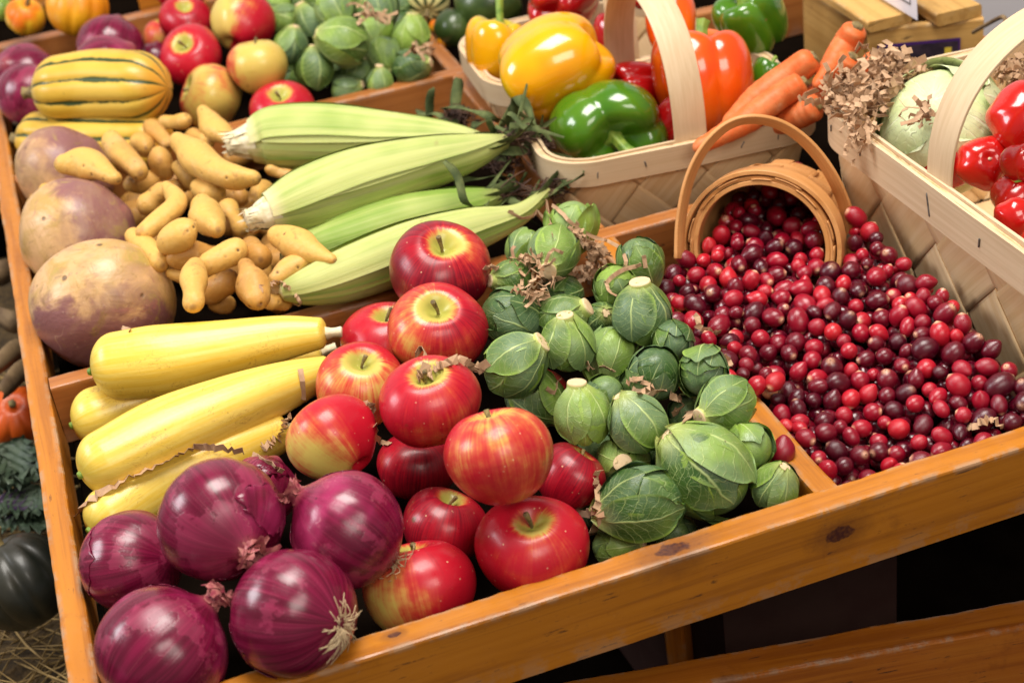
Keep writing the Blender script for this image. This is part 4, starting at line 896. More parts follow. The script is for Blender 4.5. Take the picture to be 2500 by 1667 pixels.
CO = [
 ([(612, 345, 48), (670, 336, 70), (800, 334, 74), (950, 338, 60), (1090, 338, 38), (1185, 342, 15)], .050, .15, 'upper corn ear, pale husk, nearest the apples'),
 ([(655, 520, 46), (745, 492, 74), (880, 446, 80), (1030, 402, 64), (1150, 372, 42), (1235, 345, 16)], .058, .45, 'plump bright green corn ear on top of the others'),
 ([(700, 640, 26), (760, 610, 52), (850, 585, 66), (970, 548, 66), (1100, 512, 50), (1215, 480, 22)], .022, .55, 'corn ear underneath, between the plump one and the divider'),
 ([(690, 712, 22), (755, 698, 46), (850, 668, 64), (1000, 612, 68), (1150, 562, 52), (1265, 525, 26), (1335, 470, 14)], .028, .50, 'corn ear lying along the divider behind the apples'),
]
for i, (P, z, tone, lab) in enumerate(CO):
    C, Q = pts(P, z); rs = np.random.default_rng(i + 70); o = thing('corn_ear', lab, 'corn ear', C.mean(0), 'corn ears in the middle compartment'); L = np.array(o.location)
    D = catmull(C, 40); Rr = catmull(Q[:, None], 40)[:, 0]; T, X, Y = frames(D); s = np.linspace(0, 1, 40); mb = MB()
    V, f, p = sweep(C, Q * .93, 40, 30, (.5, .6)); p = p.copy(); p[:, 0] = np.repeat(np.linspace(-1, 1, 30)[None], 40, 0).ravel(); p[:, 1] = p[:, 2]; p[:, 2] = 3.3; mb.add(V - L, f, p)
    for k in range(6):
        a = k * 2.2 + rs.uniform(0, .5); hw = rs.uniform(.95, 1.25); lay = 1.0 + .018 * k; nu = 19
        uu = np.linspace(-1, 1, nu)[:, None]; ww = hw * np.clip(1.15 - s[None] ** 3 * .75, .15, 1) * (0.85 + .15 * np.sin(4 * s + k)[None])
        ang = a + uu * ww + .25 * s[None] * rs.uniform(-1, 1)
        rr = Rr[None] * (lay + .035 * np.abs(uu) ** 8 + .05 * np.abs(uu) ** 4 * s[None] ** 6 + .004 * np.cos(uu * 17 + k) + .012 * np.sin(7 * s[None] + k * 2 + 3 * uu) * s[None])
        V = D[None] + rr[..., None] * (np.cos(ang)[..., None] * X[None] + np.sin(ang)[..., None] * Y[None])
        mb.add(V.reshape(-1, 3) - L, grid(nu, 40), np.stack([uu + 0 * s[None], np.maximum(s[None], 0 if i < 2 else .13) + 0 * uu, np.full((nu, 40), k * .71 + i)], -1))
    h = mb.build('husk', M['husk'], o); h['tone'] = tone
    t0 = D[0] - D[1]; t0 /= np.linalg.norm(t0)
    if i < 2:          # torn pale stub
        mb = MB(); V, f, p = sweep(np.array([D[0] + t0 * Q[0] * .2, D[0] + t0 * Q[0] * .75, D[0] + t0 * Q[0] * 1.15]), [Q[0] * .66, Q[0] * .46, Q[0] * .50], 26, 30, (.2, .3), lambda s, th: 1 + .12 * np.cos(3 * th + 1) + .10 * np.cos(7 * th + 6 * s) + .06 * np.cos(13 * th + 2 + 9 * s)); mb.add(V - L, f, p)
        for k in range(26):
            a = k * .55 + rs.uniform(-.2, .2); x = math.cos(a) * X[0] + math.sin(a) * Y[0]
            mb.add(*ribbon(np.array([D[2] + x * Q[0] * 1.02, D[0] + t0 * Q[0] * .35 + x * Q[0] * rs.uniform(.70, .85), D[0] + t0 * Q[0] * rs.uniform(.5, 1.0) + x * Q[0] * rs.uniform(.45, .7), D[0] + t0 * Q[0] * rs.uniform(.7, 1.65) + x * Q[0] * rs.uniform(.3, .85)]) - L, np.array([.5, .45, .42, .36, .3, .22, .14, .05]) * Q[0], 8, np.cross(x, t0), rs.uniform(-.25, .25)))
        mb.build('torn_stub', M['pale_end'], o)
    e = D[-1]; t = D[-1] - D[-3]; t /= np.linalg.norm(t)
    mb = MB()
    for k in range(46):
        j = rs.normal(0, 1, (3, 3)); q = np.array([e - t * .012 + j[0] * .002, e + t * .010 + j[1] * .005, e + t * rs.uniform(.015, .034) + j[2] * .010 - np.array([0, 0, .006])])
        mb.add(*tube(q - L, .0007, 8, 4))
    mb.build('silk', M['silk'], o)
    mb = MB()
    for k in range(6):
        j = rs.normal(0, 1, (4, 3)); Lf = rs.uniform(.03, .058)
        q = np.array([e - t * .02 + j[0] * .004, e + t * .012 + j[1] * .008, e + t * Lf * .5 + j[2] * .014 + np.array([0, 0, .010 * rs.random()]), e + t * Lf * .7 + j[3] * .020 - np.array([0, 0, .012 * rs.random()])])
        q[:, 2] = np.maximum(q[:, 2], -.035)
        mb.add(*ribbon(q - L, np.array([.009, .010, .009, .0085, .008, .007, .006, .005, .004, .002]), 10, j[1], .22))
    mb.build('tip_leaves', M['dryleaf'], o)
# dried flag leaves trailing off the corn tips, traced
LV = [
 ([(1253, 330), (1262, 240), (1275, 243), (1320, 330)], [.03, .075, .08, .055], 16, 'folded dull green corn leaf standing up in front of the yellow pepper'),
 ([(1170, 360), (1215, 320), (1245, 285), (1262, 250)], [.03, .045, .055, .07], 20, 'broad dull green corn leaf below the yellow pepper'),
 ([(1120, 190), (1112, 250), (1125, 290)], [.05, .03, .01], 18, 'upright dry corn leaf in front of the left basket'),
 ([(1048, 300), (1050, 240), (1060, 215)], [.01, .035, .05], 14, 'short dry corn leaf rising above the upper ear'),
 ([(1080, 270), (1140, 262), (1190, 285), (1215, 302)], [.03, .045, .045, .03], 12, 'thin dry corn leaf lying across the dark silk'),
 ([(1150, 310), (1185, 300), (1216, 298)], [.03, .04, .04], 14, 'curled dry corn leaf beside the dark silk'),
 ([(1082, 400), (1120, 430), (1140, 490), (1160, 508)], [.08, .07, .05, .03], 13, 'twisted corn leaf hanging over the plump ear'),
 ([(1265, 375), (1220, 425), (1190, 470), (1185, 520)], [.035, .035, .03, .02], 17, 'long limp corn leaf hanging to the divider'),
 ([(1215, 435), (1235, 470), (1210, 480), (1198, 515)], [.03, .025, .015, .01], 14, 'dark hooked corn leaf near the divider'),
 ([(1105, 460), (1150, 440), (1200, 425), (1260, 420)], [.03, .035, .035, .02], 13, 'flat corn leaf lying under the long limp one'),
 ([(1020, 275), (1060, 285), (1100, 300), (1130, 330)], [.0, .02, .02, .01], 16, 'greyish corn leaf behind the tip of the upper ear'),
]
for i, (P, z, w, lab) in enumerate(LV):
    C = np.array([atz(a[0], a[1], q) for a, q in zip(P, z)]); wd = pxr(w * 1.6, C[0])
    V, f, p = ribbon(C, np.interp(np.linspace(0, 1, 16), [0, .15, .7, 1], [.7, 1, .9, .25]) * wd, 16, R[:, 0] + .5 * R[:, 1], .10, 1.6 * (-1) ** i); V += .0022 * Noise(i, 130)(V)[:, None]
    L = C.mean(0); o = link('corn_leaf', mesh('corn_leaf', V - L, f, p), None, L, M['dryleaf']); tag(o, lab, 'corn leaf', 'dried leaves at the corn tips')
    md = o.modifiers.new('thick', 'SOLIDIFY'); md.thickness = .0006
SK = [((1120, 285), 60, .02, 'dark silk tuft behind the upper corn ear'), ((1318, 352), 46, .045, 'dark brown silk tuft against the pepper basket corner'), ((1325, 400), 34, .03, 'rusty silk above the stalk of the lowest ear'), ((1230, 400), 55, -.01, 'brown silk in the shadow beside the pepper basket')]
for i, (q, r, z, lab) in enumerate(SK):
    c = atz(*q, z); Rr = pxr(r, c); rs = np.random.default_rng(i); mb = MB()
    for k in range(110):
        j = rs.normal(0, .42, (3, 3)) * Rr; mb.add(*tube(j * np.array([[.8, .8, .5]]), .0007, 7, 4))
    o = mb.build('corn_silk', M['silk'] if i != 2 else M['dryhusk'], None, (0, 0, 0)); o.location = c; tag(o, lab, 'corn silk', 'dry silk tufts of the corn')
# ------------------------------------------------------------------ cranberries
BX = .600   # foot of the large basket at the right
TC = np.array([.508, 1.098, .026]); TA = R @ np.array([.36, .27, -.89]); TA /= np.linalg.norm(TA)   # mouth and axis of the tipped basket
def heap(x, y):
    f = np.clip((y - .82) / .40, 0, 1)
    h = -.016 + .050 * f ** .8 + .010 * np.clip((x - .50) / .1, -1, 1) + .010 * np.clip((x - .54) / .05, 0, 1)
    return h + .004 * math.sin(31 * x + 17 * y) + .003 * math.sin(57 * x - 41 * y)
bm = {}
def berry_mesh(k):
    if k in bm: return bm[k]
    rs = np.random.default_rng(k + 3); el = [1.0, 1.08, 1.18, 1.32, 1.12, 1.24][k]; tip = [0, .06, 0, .05, .22, .10][k]
    ph = np.linspace(0, math.pi, 20); th = np.arange(22) * 2 * math.pi / 22
    z = np.cos(ph) * el + tip * np.exp(-(ph / .5) ** 2); z = z - .10 * np.exp(-((math.pi - ph) / .14) ** 2)
    V = np.stack([np.sin(ph)[:, None] * np.cos(th), np.sin(ph)[:, None] * np.sin(th), z[:, None] + 0 * th], -1).reshape(-1, 3)
    V *= (1 + .03 * Noise(k, 2.4)(V))[:, None]
    pv = np.stack([np.cos(th)[None] + 0 * ph[:, None], np.sin(th)[None] + 0 * ph[:, None], (ph / math.pi)[:, None] + 0 * th], -1)
    bm[k] = (V, grid(20, 22, True), pv.reshape(-1, 3)); return bm[k]
bmesh_data = {}
rb = np.random.default_rng(21)
def in_mouth(P):
    q = P - TC; a = q @ TA; r = np.linalg.norm(q - a * TA); return a, r
def blocked(x, y, z, r):
    P = np.array([x, y, z]); a, q = in_mouth(P)
    if a > .040 and q < .115 and q > .05: return True
    if y > 1.150 and not (a > 0 and q < .055): return True
    if y > 1.125 and not (a > 0 and q < .055) and z > -.01 - .4 * (y - 1.125): return True
    if -.008 < a < .105 and q > .052 - r * .8 and q < .078 - .12 * max(a, 0): return True        # the tipped basket's own wall
    if x > BX + .004 - r * .8 - .010 * (1.2 - y): return True
    if y > 1.225 - r or y < .812 + r: return True
    return False
berries = []
tries = 0
grd = {}
def near_ok(P, r, f):
    g = tuple((P / .022).astype(int))
    for a in (-1, 0, 1):
        for b in (-1, 0, 1):
            for c in (-1, 0, 1):
                for (Q, s) in grd.get((g[0] + a, g[1] + b, g[2] + c), ()):
                    if np.linalg.norm(P - Q) < (r + s) * f: return False
    return True
def put(P, r): grd.setdefault(tuple((P / .022).astype(int)), []).append((P, r))
cand = []
for lay in (0, 1):
    for _ in range(9000):
        y = rb.uniform(.812, 1.22); x = rb.uniform(.405 if .90 < y < 1.17 else .428, BX + .01)
        r = float(np.clip(rb.normal(.0074, .0010), .0054, .0098))
        z = heap(x, y) - lay * .0105 + rb.uniform(-.003, .003)
        if x < .44: z = max(z, .0085) if .93 < y < 1.17 else z
        if x < .428 and (z < .005 or y < .93 or y > 1.17 or (y < 1.0 and rb.random() < .6)): continue
        P = np.array([x, y, z])
        if blocked(x, y, z, r) or not near_ok(P, r, .90): continue
        # keep clear of sprouts and apples
        if any(np.linalg.norm(P - q['c']) < (q['R'] * 1.08 + r) for q in FRONT): continue
        put(P, r); cand.append((P, r, lay))
def pix(P):
    v = R.T @ (P - O); return 1250 + F * v[0] / -v[2], 833.5 - F * v[1] / -v[2]
top = [c for c in cand if c[2] == 0 and -60 < pix(c[0])[0] < 2560]
deep = [c for c in cand if not (c[2] == 0 and -60 < pix(c[0])[0] < 2560)]
lay1 = sorted([c for c in deep if pix(c[0])[0] < 2540], key=lambda c: -c[0][2])
def zone(P):
    a, q = in_mouth(P); x, y = pix(P)
    if a > -.002 and q < .06: return 'inside the mouth of the tipped basket'
    if P[0] < .432: return 'spilling over the divider beside the sprouts'
    if P[0] < .455: return 'just right of the divider, ' + ('near the tipped basket' if y < 760 else 'halfway down' if y < 940 else 'toward the front rail')
    if P[1] < .850: return 'against the front rail, ' + ('toward the divider' if x < 2160 else 'toward the right edge' if x > 2330 else 'midway along it')
    if P[0] > BX - .035: return 'against the woven basket wall, ' + ('near the rivet' if y < 680 else 'halfway down' if y < 790 else 'toward the right edge')
    if y < 720: return 'just below the tipped basket'
    return 'in the middle of the heap, ' + ('upper left' if x < 2000 and y < 850 else 'upper right' if y < 850 else 'lower left' if x < 2120 else 'lower right')
def berry_one(P, r, big=None, axis=None, tone=None):
    k = int(rb.integers(0, 6)) if big is None else big
    t = float(np.clip(rb.beta(1.6, 2.0) * 1.05, 0, 1.0)) if tone is None else tone
    if tone is None and rb.random() < .014: t = 1.30
    if k not in bmesh_data: V, f, p = berry_mesh(k); bmesh_data[k] = mesh('cranberry', V, f, p); bmesh_data[k].materials.append(M['berry'])
    o = bpy.data.objects.new('cranberry', bmesh_data[k]); COL.objects.link(o)
    ax = rb.normal(size=3) if axis is None else np.asarray(axis, float); place(o, P, basis(ax, rb.uniform(0, 6)), r * .97)
    shape = ['round', 'round', 'oval', 'long', 'pointed', 'oval'][k]
    c = 'near black maroon' if t < .28 else 'dark red' if t < .55 else 'bright red' if t < 1.1 else 'pale blotchy'
    tag(o, c + ' ' + shape + ' cranberry ' + zone(P), 'cranberry', 'cranberries heaped in the right compartment'); o['tone'] = t
    return o
n_top = 0
for (P, r, l) in (top + lay1)[:298]: berry_one(P, r); n_top += 1
w = atz(1912, 1103, .001); o = berry_one(w, .0095, 4, U(0, .9, .2), .45); o['label'] = 'lone pointed dark red cranberry on the sprout side of the divider'
rest = (top + lay1)[298:]
mb = MB()
def add_b(P, r):
    V, f, p = berry_mesh(int(rb.integers(0, 6))); B = basis(rb.normal(size=3), rb.uniform(0, 6)); mb.add((V[:, :] * r) @ B.T + P, f, p)
for (P, r, l) in rest: add_b(P, r)
for _ in range(700):       # deeper berries that only show through gaps
    y = rb.uniform(.82, 1.21); x = rb.uniform(.433, BX); z = heap(x, y) - .019 - rb.uniform(0, .004)
    if not blocked(x, y, z, .008) and near_ok(np.array([x, y, z]), .008, .62): put(np.array([x, y, z]), .008); add_b(np.array([x, y, z]), .008)
c = np.array([.51, 1.0, -.03]); o = mb.build('cranberry_fill', M['berry'], None, c); o['kind'] = 'stuff'; o['tone'] = .25
tag(o, 'deeper layer of dark cranberries seen through the gaps of the heap', 'cranberries')
# ------------------------------------------------------------------ baskets
def rrect(a, b, rc, n=160):
    """closed rounded rectangle, evenly spaced; returns points and outward normals"""
    rc = min(rc, a / 2 - .001, b / 2 - .001); P = []; N = []
    segs = []
    for (cx, cy, a0) in ((a / 2 - rc, b / 2 - rc, 0), (-a / 2 + rc, b / 2 - rc, 90), (-a / 2 + rc, -b / 2 + rc, 180), (a / 2 - rc, -b / 2 + rc, 270)):
        for t in np.radians(np.linspace(a0, a0 + 90, 14)): segs.append((cx + rc * math.cos(t), cy + rc * math.sin(t), math.cos(t), math.sin(t)))
    S = np.array(segs + [segs[0]]); L = np.concatenate([[0], np.cumsum(np.linalg.norm(np.diff(S[:, :2], axis=0), axis=1))])
    q = np.linspace(0, L[-1], n, endpoint=False)
    out = np.stack([np.interp(q, L, S[:, i]) for i in range(4)], 1); nn = out[:, 2:] / np.linalg.norm(out[:, 2:], axis=1)[:, None]
    return out[:, :2], nn, L[-1]
def woven_basket(label, c, yaw, a, b, h, rc, taper, band, strip, handle=None, hand_h=.2, hand_w=.032, seed=0, group='woven splint baskets', staples=()):
    """c = centre of the rim; a along local x, b along local y"""
    rs = np.random.default_rng(seed + 70); o = thing('woven_basket', label, 'basket', c, group); o.rotation_euler = (0, 0, yaw)
    N = 240; P, Nn, L = rrect(a, b, rc, N); fx = 1 - 2 * taper / a; fy = 1 - 2 * taper / b
    def wall(s, t, off):
        i = (s / L * N) % N; i0 = np.floor(i).astype(int) % N; i1 = (i0 + 1) % N; f = (i - np.floor(i))[..., None]
        p = P[i0] * (1 - f) + P[i1] * f; n = Nn[i0] * (1 - f) + Nn[i1] * f
        k = (1 - t)[..., None] ** 1.0
        p = p * (1 - k * (1 - np.array([fx, fy]))) + n * off[..., None]
        return np.concatenate([p, (-h * (1 - t))[..., None]], -1)
    ns = int(round(L / (strip * 1.4142))); st = L / ns      # horizontal pitch
    mb = MB(); nt = 60; tt = np.linspace(0, 1, nt)
    for fam in (1, -1):
        for k in range(ns):
            ww = .485 + rs.uniform(-.02, .015); cr = np.linspace(-ww, ww, 13)
            sG = st * (k + cr[:, None]) + fam * tt[None] * h * .95
            tG = tt[None] + 0 * cr[:, None]
            off = .0010 + fam * .0010 * np.clip(3.5 * np.cos(math.pi * (cr[:, None] + fam * 2 * tt[None] * h * .95 / st)), -1, 1)       # over one, under one
            V = wall(sG, tG, off + 0 * sG)
            sd = rs.random() * 20
            mb.add(V.reshape(-1, 3), grid(13, nt) if fam == 1 else [tuple(reversed(q)) for q in grid(13, nt)], np.stack([cr[:, None] * 2 + 0 * tG, tG, np.full_like(tG, sd)], -1))
    w_ = mb.build('woven_wall', M['splint'], o); md = w_.modifiers.new('thick', 'SOLIDIFY'); md.thickness = .0009; md.offset = 0
    # base
    q = P * np.array([fx, fy]) * .985; link('base', mesh('basket_base', np.concatenate([q, np.full((N, 1), -h + .001)], 1), [tuple(range(N))], np.concatenate([q * 20, np.zeros((N, 1))], 1), False), o, None, M['splint'])
    # rim bands outside and inside
    def bandmesh(off0, off1, z0, z1, sd, wav=.0006):
        nz = Noise(sd, 55); prof = [(off0, z0), (off0, z1), (off1, z1), (off1, z0)]
        V = []; PV = []
        for i in range(N):
            for j, (u, z) in enumerate(prof):
                d = wav * nz(np.array([P[i][0], P[i][1], sd])); V.append((P[i][0] + Nn[i][0] * (u + d), P[i][1] + Nn[i][1] * (u + d), z + 1.5 * d)); PV.append(((z - z0) / (z1 - z0) * 2 - 1, i / N * L * 6, sd))
        f = grid(N, 4, True) + [((N - 1) * 4 + j, (N - 1) * 4 + (j + 1) % 4, (j + 1) % 4, j) for j in range(4)]
        return mesh('rim', V, f, PV, False)
    link('rim_band', bandmesh(.0026, .0056, -band, .0005, seed * 2 + 1.5), o, None, M['rim'])
    link('inner_band', bandmesh(-.0052, -.0022, -band * .9, .0016, seed * 2 + 2.5, .0010), o, None, M['rim'])
    link('lip', bandmesh(-.0018, .0022, -band * .5, -.001, seed * 2 + 3.5, .0012), o, None, M['splint'])
    for (sx, zz_, ln, tl) in staples:     # staples: place along the perimeter (local x,y on the rim), height, length
        i = int(np.argmin(((P - np.array(sx)) ** 2).sum(1))); p3 = np.array([P[i][0] + Nn[i][0] * .0060, P[i][1] + Nn[i][1] * .0060, zz_]); tdir = np.array([-Nn[i][1], Nn[i][0], 0])
        d_ = np.array([0, 0, 1.0]) * math.cos(tl) + tdir * math.sin(tl)
        V, f, p = tube([p3 - d_ * ln / 2, p3, p3 + d_ * ln / 2], .0008, 8, 6); link('staple', mesh('staple', V, f, p), o, None, M['metal'])
    if handle is not None:     # arched strip from (x0,y0) to (x1,y1) on the rim
        p0, p1 = np.array(handle[0], float), np.array(handle[1], float); D = []
        for t in np.linspace(0, math.pi, 60):
            e = math.cos(t); zz_ = hand_h * math.sin(t) ** .85
            m_ = (p0 + p1) / 2 + (p0 - p1) / 2 * np.sign(e) * abs(e) ** .9; D.append((m_[0], m_[1], zz_))
        D = [(D[0][0], D[0][1], -.03)] + [(D[0][0], D[0][1], -.018)] + D + [(D[-1][0], D[-1][1], -.018), (D[-1][0], D[-1][1], -.03)]
        wd = np.cross([0, 0, 1.0], np.append(p1 - p0, 0)); wd /= np.linalg.norm(wd)
        V, f, p = ribbon(np.array(D), hand_w, 0, wd); p[:, 1] *= 8
        hd = link('handle', mesh('basket_handle', V, f, p), o, None, M['rim']); md = hd.modifiers.new('thick', 'SOLIDIFY'); md.thickness = .0026; md.offset = 0
        md2 = hd.modifiers.new('round', 'BEVEL'); md2.width = .0006; md2.segments = 2
    return o
# pepper and carrot basket, left pepper basket, tomato basket
woven_basket('woven basket with peppers and carrots behind the divider, in the middle', (.535, 1.375, .050), math.radians(-6), .265, .195, .112, .045, .022, .024, .050, ((.002, -.094), (-.012, .094)), .118, .032, 1,
             staples=(((-.09, -.0975), -.012, .006, .1), ((-.045, -.0975), -.011, .006, -.2), ((.05, -.0975), -.012, .007, .5), ((.085, -.0975), -.012, .005, .1)))
woven_basket('smaller woven basket with yellow and red peppers, farther back on the left', (.535, 1.592, .045), math.radians(-3), .245, .185, .105, .050, .020, .023, .050, ((.020, -.089), (.020, .089)), .15, .032, 2)
woven_basket('large woven basket of cabbage and tomatoes at the right edge', (.752, 1.012, .100), 0, .274, .396, .150, .058, .014, .033, .062, ((-.1325, -.010), (.1325, -.010)), .125, .034, 3,
             staples=(((-.137, .100), -.016, .006, .1), ((-.137, -.010), -.017, .020, -.25), ((-.137, -.085), -.017, .008, .1), ((-.137, .150), -.014, .006, .0)))
# tipped round basket
B = basis(TA, 0.0); X_, Y_, Z_ = B[:, 0], B[:, 1], B[:, 2]     # Z into the basket
tip = thing('round_basket', 'small honey brown round basket tipped over, spilling cranberries', 'basket', TC)
TL = np.array(tip.location)
def ring(rf, z, n=96): 
    th = np.arange(n) * 2 * math.pi / n; return np.stack([np.cos(th) * rf, np.sin(th) * rf, np.full(n, z)], 1)
def toW(V): return V[:, :1] * X_ + V[:, 1:2] * Y_ + V[:, 2:] * Z_
def shell(name, prof, m, sd, closed=True, wob=.0006, parent=tip):
    n = 110; V = []; PV = []; nz = Noise(sd, 60); th = np.arange(n) * 2 * math.pi / n
    for (r, z) in prof: 
        q = np.stack([np.cos(th) * r, np.sin(th) * r, np.full(n, z)], 1); d = wob * nz(q); q[:, :2] *= (1 + d / r)[:, None]; V.append(q); PV.append(np.stack([np.full(n, z * 60), th * 2, np.full(n, sd)], 1))
    V = np.concatenate(V); f = grid(len(prof), n, True)
    if closed: f += [((len(prof) - 1) * n + j, (len(prof) - 1) * n + (j + 1) % n, (j + 1) % n, j) for j in range(n)]
    me = mesh(name, toW(V), f, np.concatenate(PV), True)
    try: me.set_sharp_from_angle(angle=math.radians(40))
    except Exception: pass
    return link(name, me, parent, None, m)
def hoop(name, r0, r1, z0, z1, sd): 
    e = .0006; return shell(name, [(r0, z0 + e), (r0 + e, z0), (r1 - e, z0), (r1, z0 + e), (r1, z1 - e), (r1 - e, z1), (r0 + e, z1), (r0, z1 - e)], M['honey'], sd)
hoop('outer_hoop', .0645, .0685, -.002, .020, 1.3); hoop('inner_hoop', .0545, .0585, -.001, .018, 2.7)
shell('wall', [(.0592, .000), (.0620, -.001), (.0630, .004), (.0622, .05), (.0580, .092), (.0545, .100), (.0005, .102), (.0005, .100), (.0535, .097), (.0565, .090), (.0600, .05), (.0595, .004)], M['honey'], 4.1, True, .0012)
mb = MB(); rs = np.random.default_rng(5)
for k in range(15):       # splint strips woven between the hoops
    a = k * 2 * math.pi / 15 + rs.uniform(-.1, .1); w_ = rs.uniform(.14, .20); th = np.linspace(a - w_, a + w_, 8); zz = np.linspace(-.0022, .099, 14)
    tG, zG = np.meshgrid(th, zz, indexing='ij'); rr = np.interp(zG, [0, .05, .092, .1], [.0606, .0632, .0590, .0550]) + .0012 * np.cos(zG * 95 + k * math.pi)
    V = np.stack([np.cos(tG) * rr, np.sin(tG) * rr, zG], -1).reshape(-1, 3); mb.add(toW(V), grid(8, 14), np.stack([(tG - a) * 6, zG * 10, np.full_like(tG, k * .77)], -1))
s_ = mb.build('splints', M['honey'], tip); md = s_.modifiers.new('thick', 'SOLIDIFY'); md.thickness = .0009
def local_px(px, py, d): return O + ray(px, py) * d - TL
dH = depth(TC)
HP = [(1658, 632, .000), (1662, 540, -.002), (1682, 440, -.008), (1720, 362, -.016), (1775, 308, -.022), (1836, 291, -.024), (1905, 305, -.022), (1970, 350, -.016), (2025, 420, -.008), (2062, 500, .004), (2080, 580, .014), (2082, 622, .018)]
D = np.array([local_px(a, b, dH + c + .004) for a, b, c in HP])
V, f, p = ribbon(D, .0125, 64, Z_ * .75 + R[:, 0] * .3 + R[:, 1] * .25); p[:, 1] *= 6; hd = link('handle', mesh('tipped_handle', V, f, p), tip, None, M['honey']); md = hd.modifiers.new('thick', 'SOLIDIFY'); md.thickness = .0034; md.offset = 0
md = hd.modifiers.new('round', 'BEVEL'); md.width = .0008; md.segments = 2
q = local_px(2080, 582, dH + .004); V, f, p = sweep(np.array([q, q - Z_ * .0018 - R[:, 0] * .0]), [.0052, .0046], 10, 20, (.1, .3)); link('rivet', mesh('rivet', V, f, p), tip, None, M['rivet'])
# ------------------------------------------------------------------ peppers
def pepper(label, px, py, r, z, axis, m, L=1.15, nl=4, seed=0, roll=0, taper=.22, stemlen=.5, bend=(.3, .2), groove=.12, parts=True, group='bell peppers in the baskets', stem=True, scale=1.0):
    rs = np.random.default_rng(seed + 300); c = atz(px, py, z); Rr = pxr(r, c) * scale
    ph = np.linspace(0, math.pi, 64); mth = 96; th = np.arange(mth) * 2 * math.pi / mth
    pw = rs.uniform(0, 6)
    rho = np.abs(np.sin(ph)) ** .72; zz = np.sign(np.cos(ph)) * np.abs(np.cos(ph)) ** .85 * L
    tp = 1 - taper * (1 - np.cos(ph)) / 2
    thw = th + .10 * np.sin(2 * th + pw)
    cz = np.abs(np.sin(nl * thw / 2)); lobe = 1 - groove * (1 - cz) ** 1.5
    rr = (rho * tp)[:, None] * (lobe[None] * np.clip(.45 + .55 * rho[:, None] * 1.2, 0, 1) + (1 - np.clip(.45 + .55 * rho[:, None] * 1.2, 0, 1)))
    zg = zz[:, None] + .13 * (cz[None] - .5) * rho[:, None] ** .5 * np.sign(np.cos(ph))[:, None] * (1 - rho[:, None] ** 6)
    zg = zg - (.46 * np.exp(-(rr / .42) ** 2)) * (np.cos(ph)[:, None] > 0) + .24 * np.exp(-(rr / .34) ** 2) * (np.cos(ph)[:, None] < 0)
    V = np.stack([rr * np.cos(th), rr * np.sin(th), zg], -1).reshape(-1, 3)
    V = V * (1 + .045 * Noise(seed, 2.0)(V))[:, None]; V[:, 0] += .10 * np.sin(V[:, 2] * 1.3 + pw); V[:, 1] += .08 * np.cos(V[:, 2] * 1.1 + pw)
    pv = np.stack([np.cos(th)[None] + 0 * ph[:, None], np.sin(th)[None] + 0 * ph[:, None], (ph / math.pi)[:, None] + 0 * th], -1)
    o = thing('bell_pepper', label, 'pepper', (0, 0, 0), group)
    link('flesh', mesh('pepper_flesh', V * Rr, grid(64, mth, True), pv), o, None, m)
    if stem:
        z0 = L - .50; C = np.array([(0, 0, z0), (.03, 0, z0 + .16), (bend[0] * .5, bend[1] * .5, z0 + .2 + stemlen * .55), (bend[0], bend[1], z0 + .2 + stemlen)]) + np.array([.10 * math.sin(L * .7 + pw), .08 * math.cos(L * .6 + pw), 0])
        mb = MB(); mb.add(*sweep(C * Rr, np.array([.26, .12, .105, .13]) * Rr, 26, 20, (.25, .15), lambda s, t: 1 + .10 * np.cos(5 * t)))
        mb.build('stem', M['greenstem'], o)
    place(o, c, basis(U(*axis), roll)); return o
pepper('yellow pepper with a long green stem, at the left end of the back basket', 1208, 122, 84, .055, (.12, .93, .32), M['ypep'], 1.02, 4, 1, .5, .12, .85, (.02, .25))
pepper('big yellow pepper lying across both baskets, greenish at its left side', 1350, 168, 124, .085, (-.78, -.50, -.25), M['ypep'], 1.02, 3, 2, .9, .10, .3, (.1, .1), .09, stem=False, scale=1.06)
pepper('large red pepper at the top edge behind the big yellow one', 1372, -12, 98, .080, (.2, .5, -.6), M['rpep'], 1.0, 4, 3, .2)
pepper('dark red pepper left of the basket handles', 1492, 98, 62, .060, (.15, .95, .2), M['rpep'], 1.1, 3, 4, 1.0, .2, .45)
pepper('small glossy red pepper with its green stem to the left, behind the green pepper', 1552, 214, 66, .045, (-.80, -.10, .40), M['rpep'], .95, 4, 5, .6, .1, .35, (.1, .1), .16, scale=1.08)
pepper('green pepper at the front corner of the middle basket, its stem hollow facing forward', 1483, 335, 130, .028, (.16, -.42, .86), M['gpep'], .80, 4, 6, .40, .0, .30, (.15, -.25), .12, scale=1.05)
pepper('orange pepper standing upright behind the wide handle strip', 1722, 200, 122, .055, (-.03, .97, .20), M['opep'], 1.10, 4, 7, .3, .08, .3, (.1, .1), .11, scale=1.08)
pepper('reddish orange pepper seen through the handle arch', 1640, 62, 72, .070, (.1, .95, -.2), M['opep'], 1.2, 3, 8, .2)
pepper('green pepper at the back with a pale stem, left of the crate', 1830, 52, 96, .075, (-.55, .62, .50), M['gpep'], .95, 4, 9, .4, .1, .55, (.2, .2), .16)
pepper('small green pepper below the one by the crate', 1872, 186, 42, .045, (.3, .9, .1), M['gpep'], 1.0, 3, 10, .4)
pepper('yellow pepper barely showing behind the carrots', 1858, 232, 30, .040, (.3, .9, .1), M['ypep'], 1.0, 3, 11, .4, stem=False)
pepper('red pepper deep in the basket between the orange one and the rim', 1640, 300, 62, .030, (.3, .3, .1), M['rpep'], 1.0, 3, 12, .4, stem=False)
pepper('red pepper deep between the big yellow one and the small red one', 1450, 255, 56, .035, (.3, .3, .1), M['rpep'], 1.0, 3, 13, .4, stem=False)
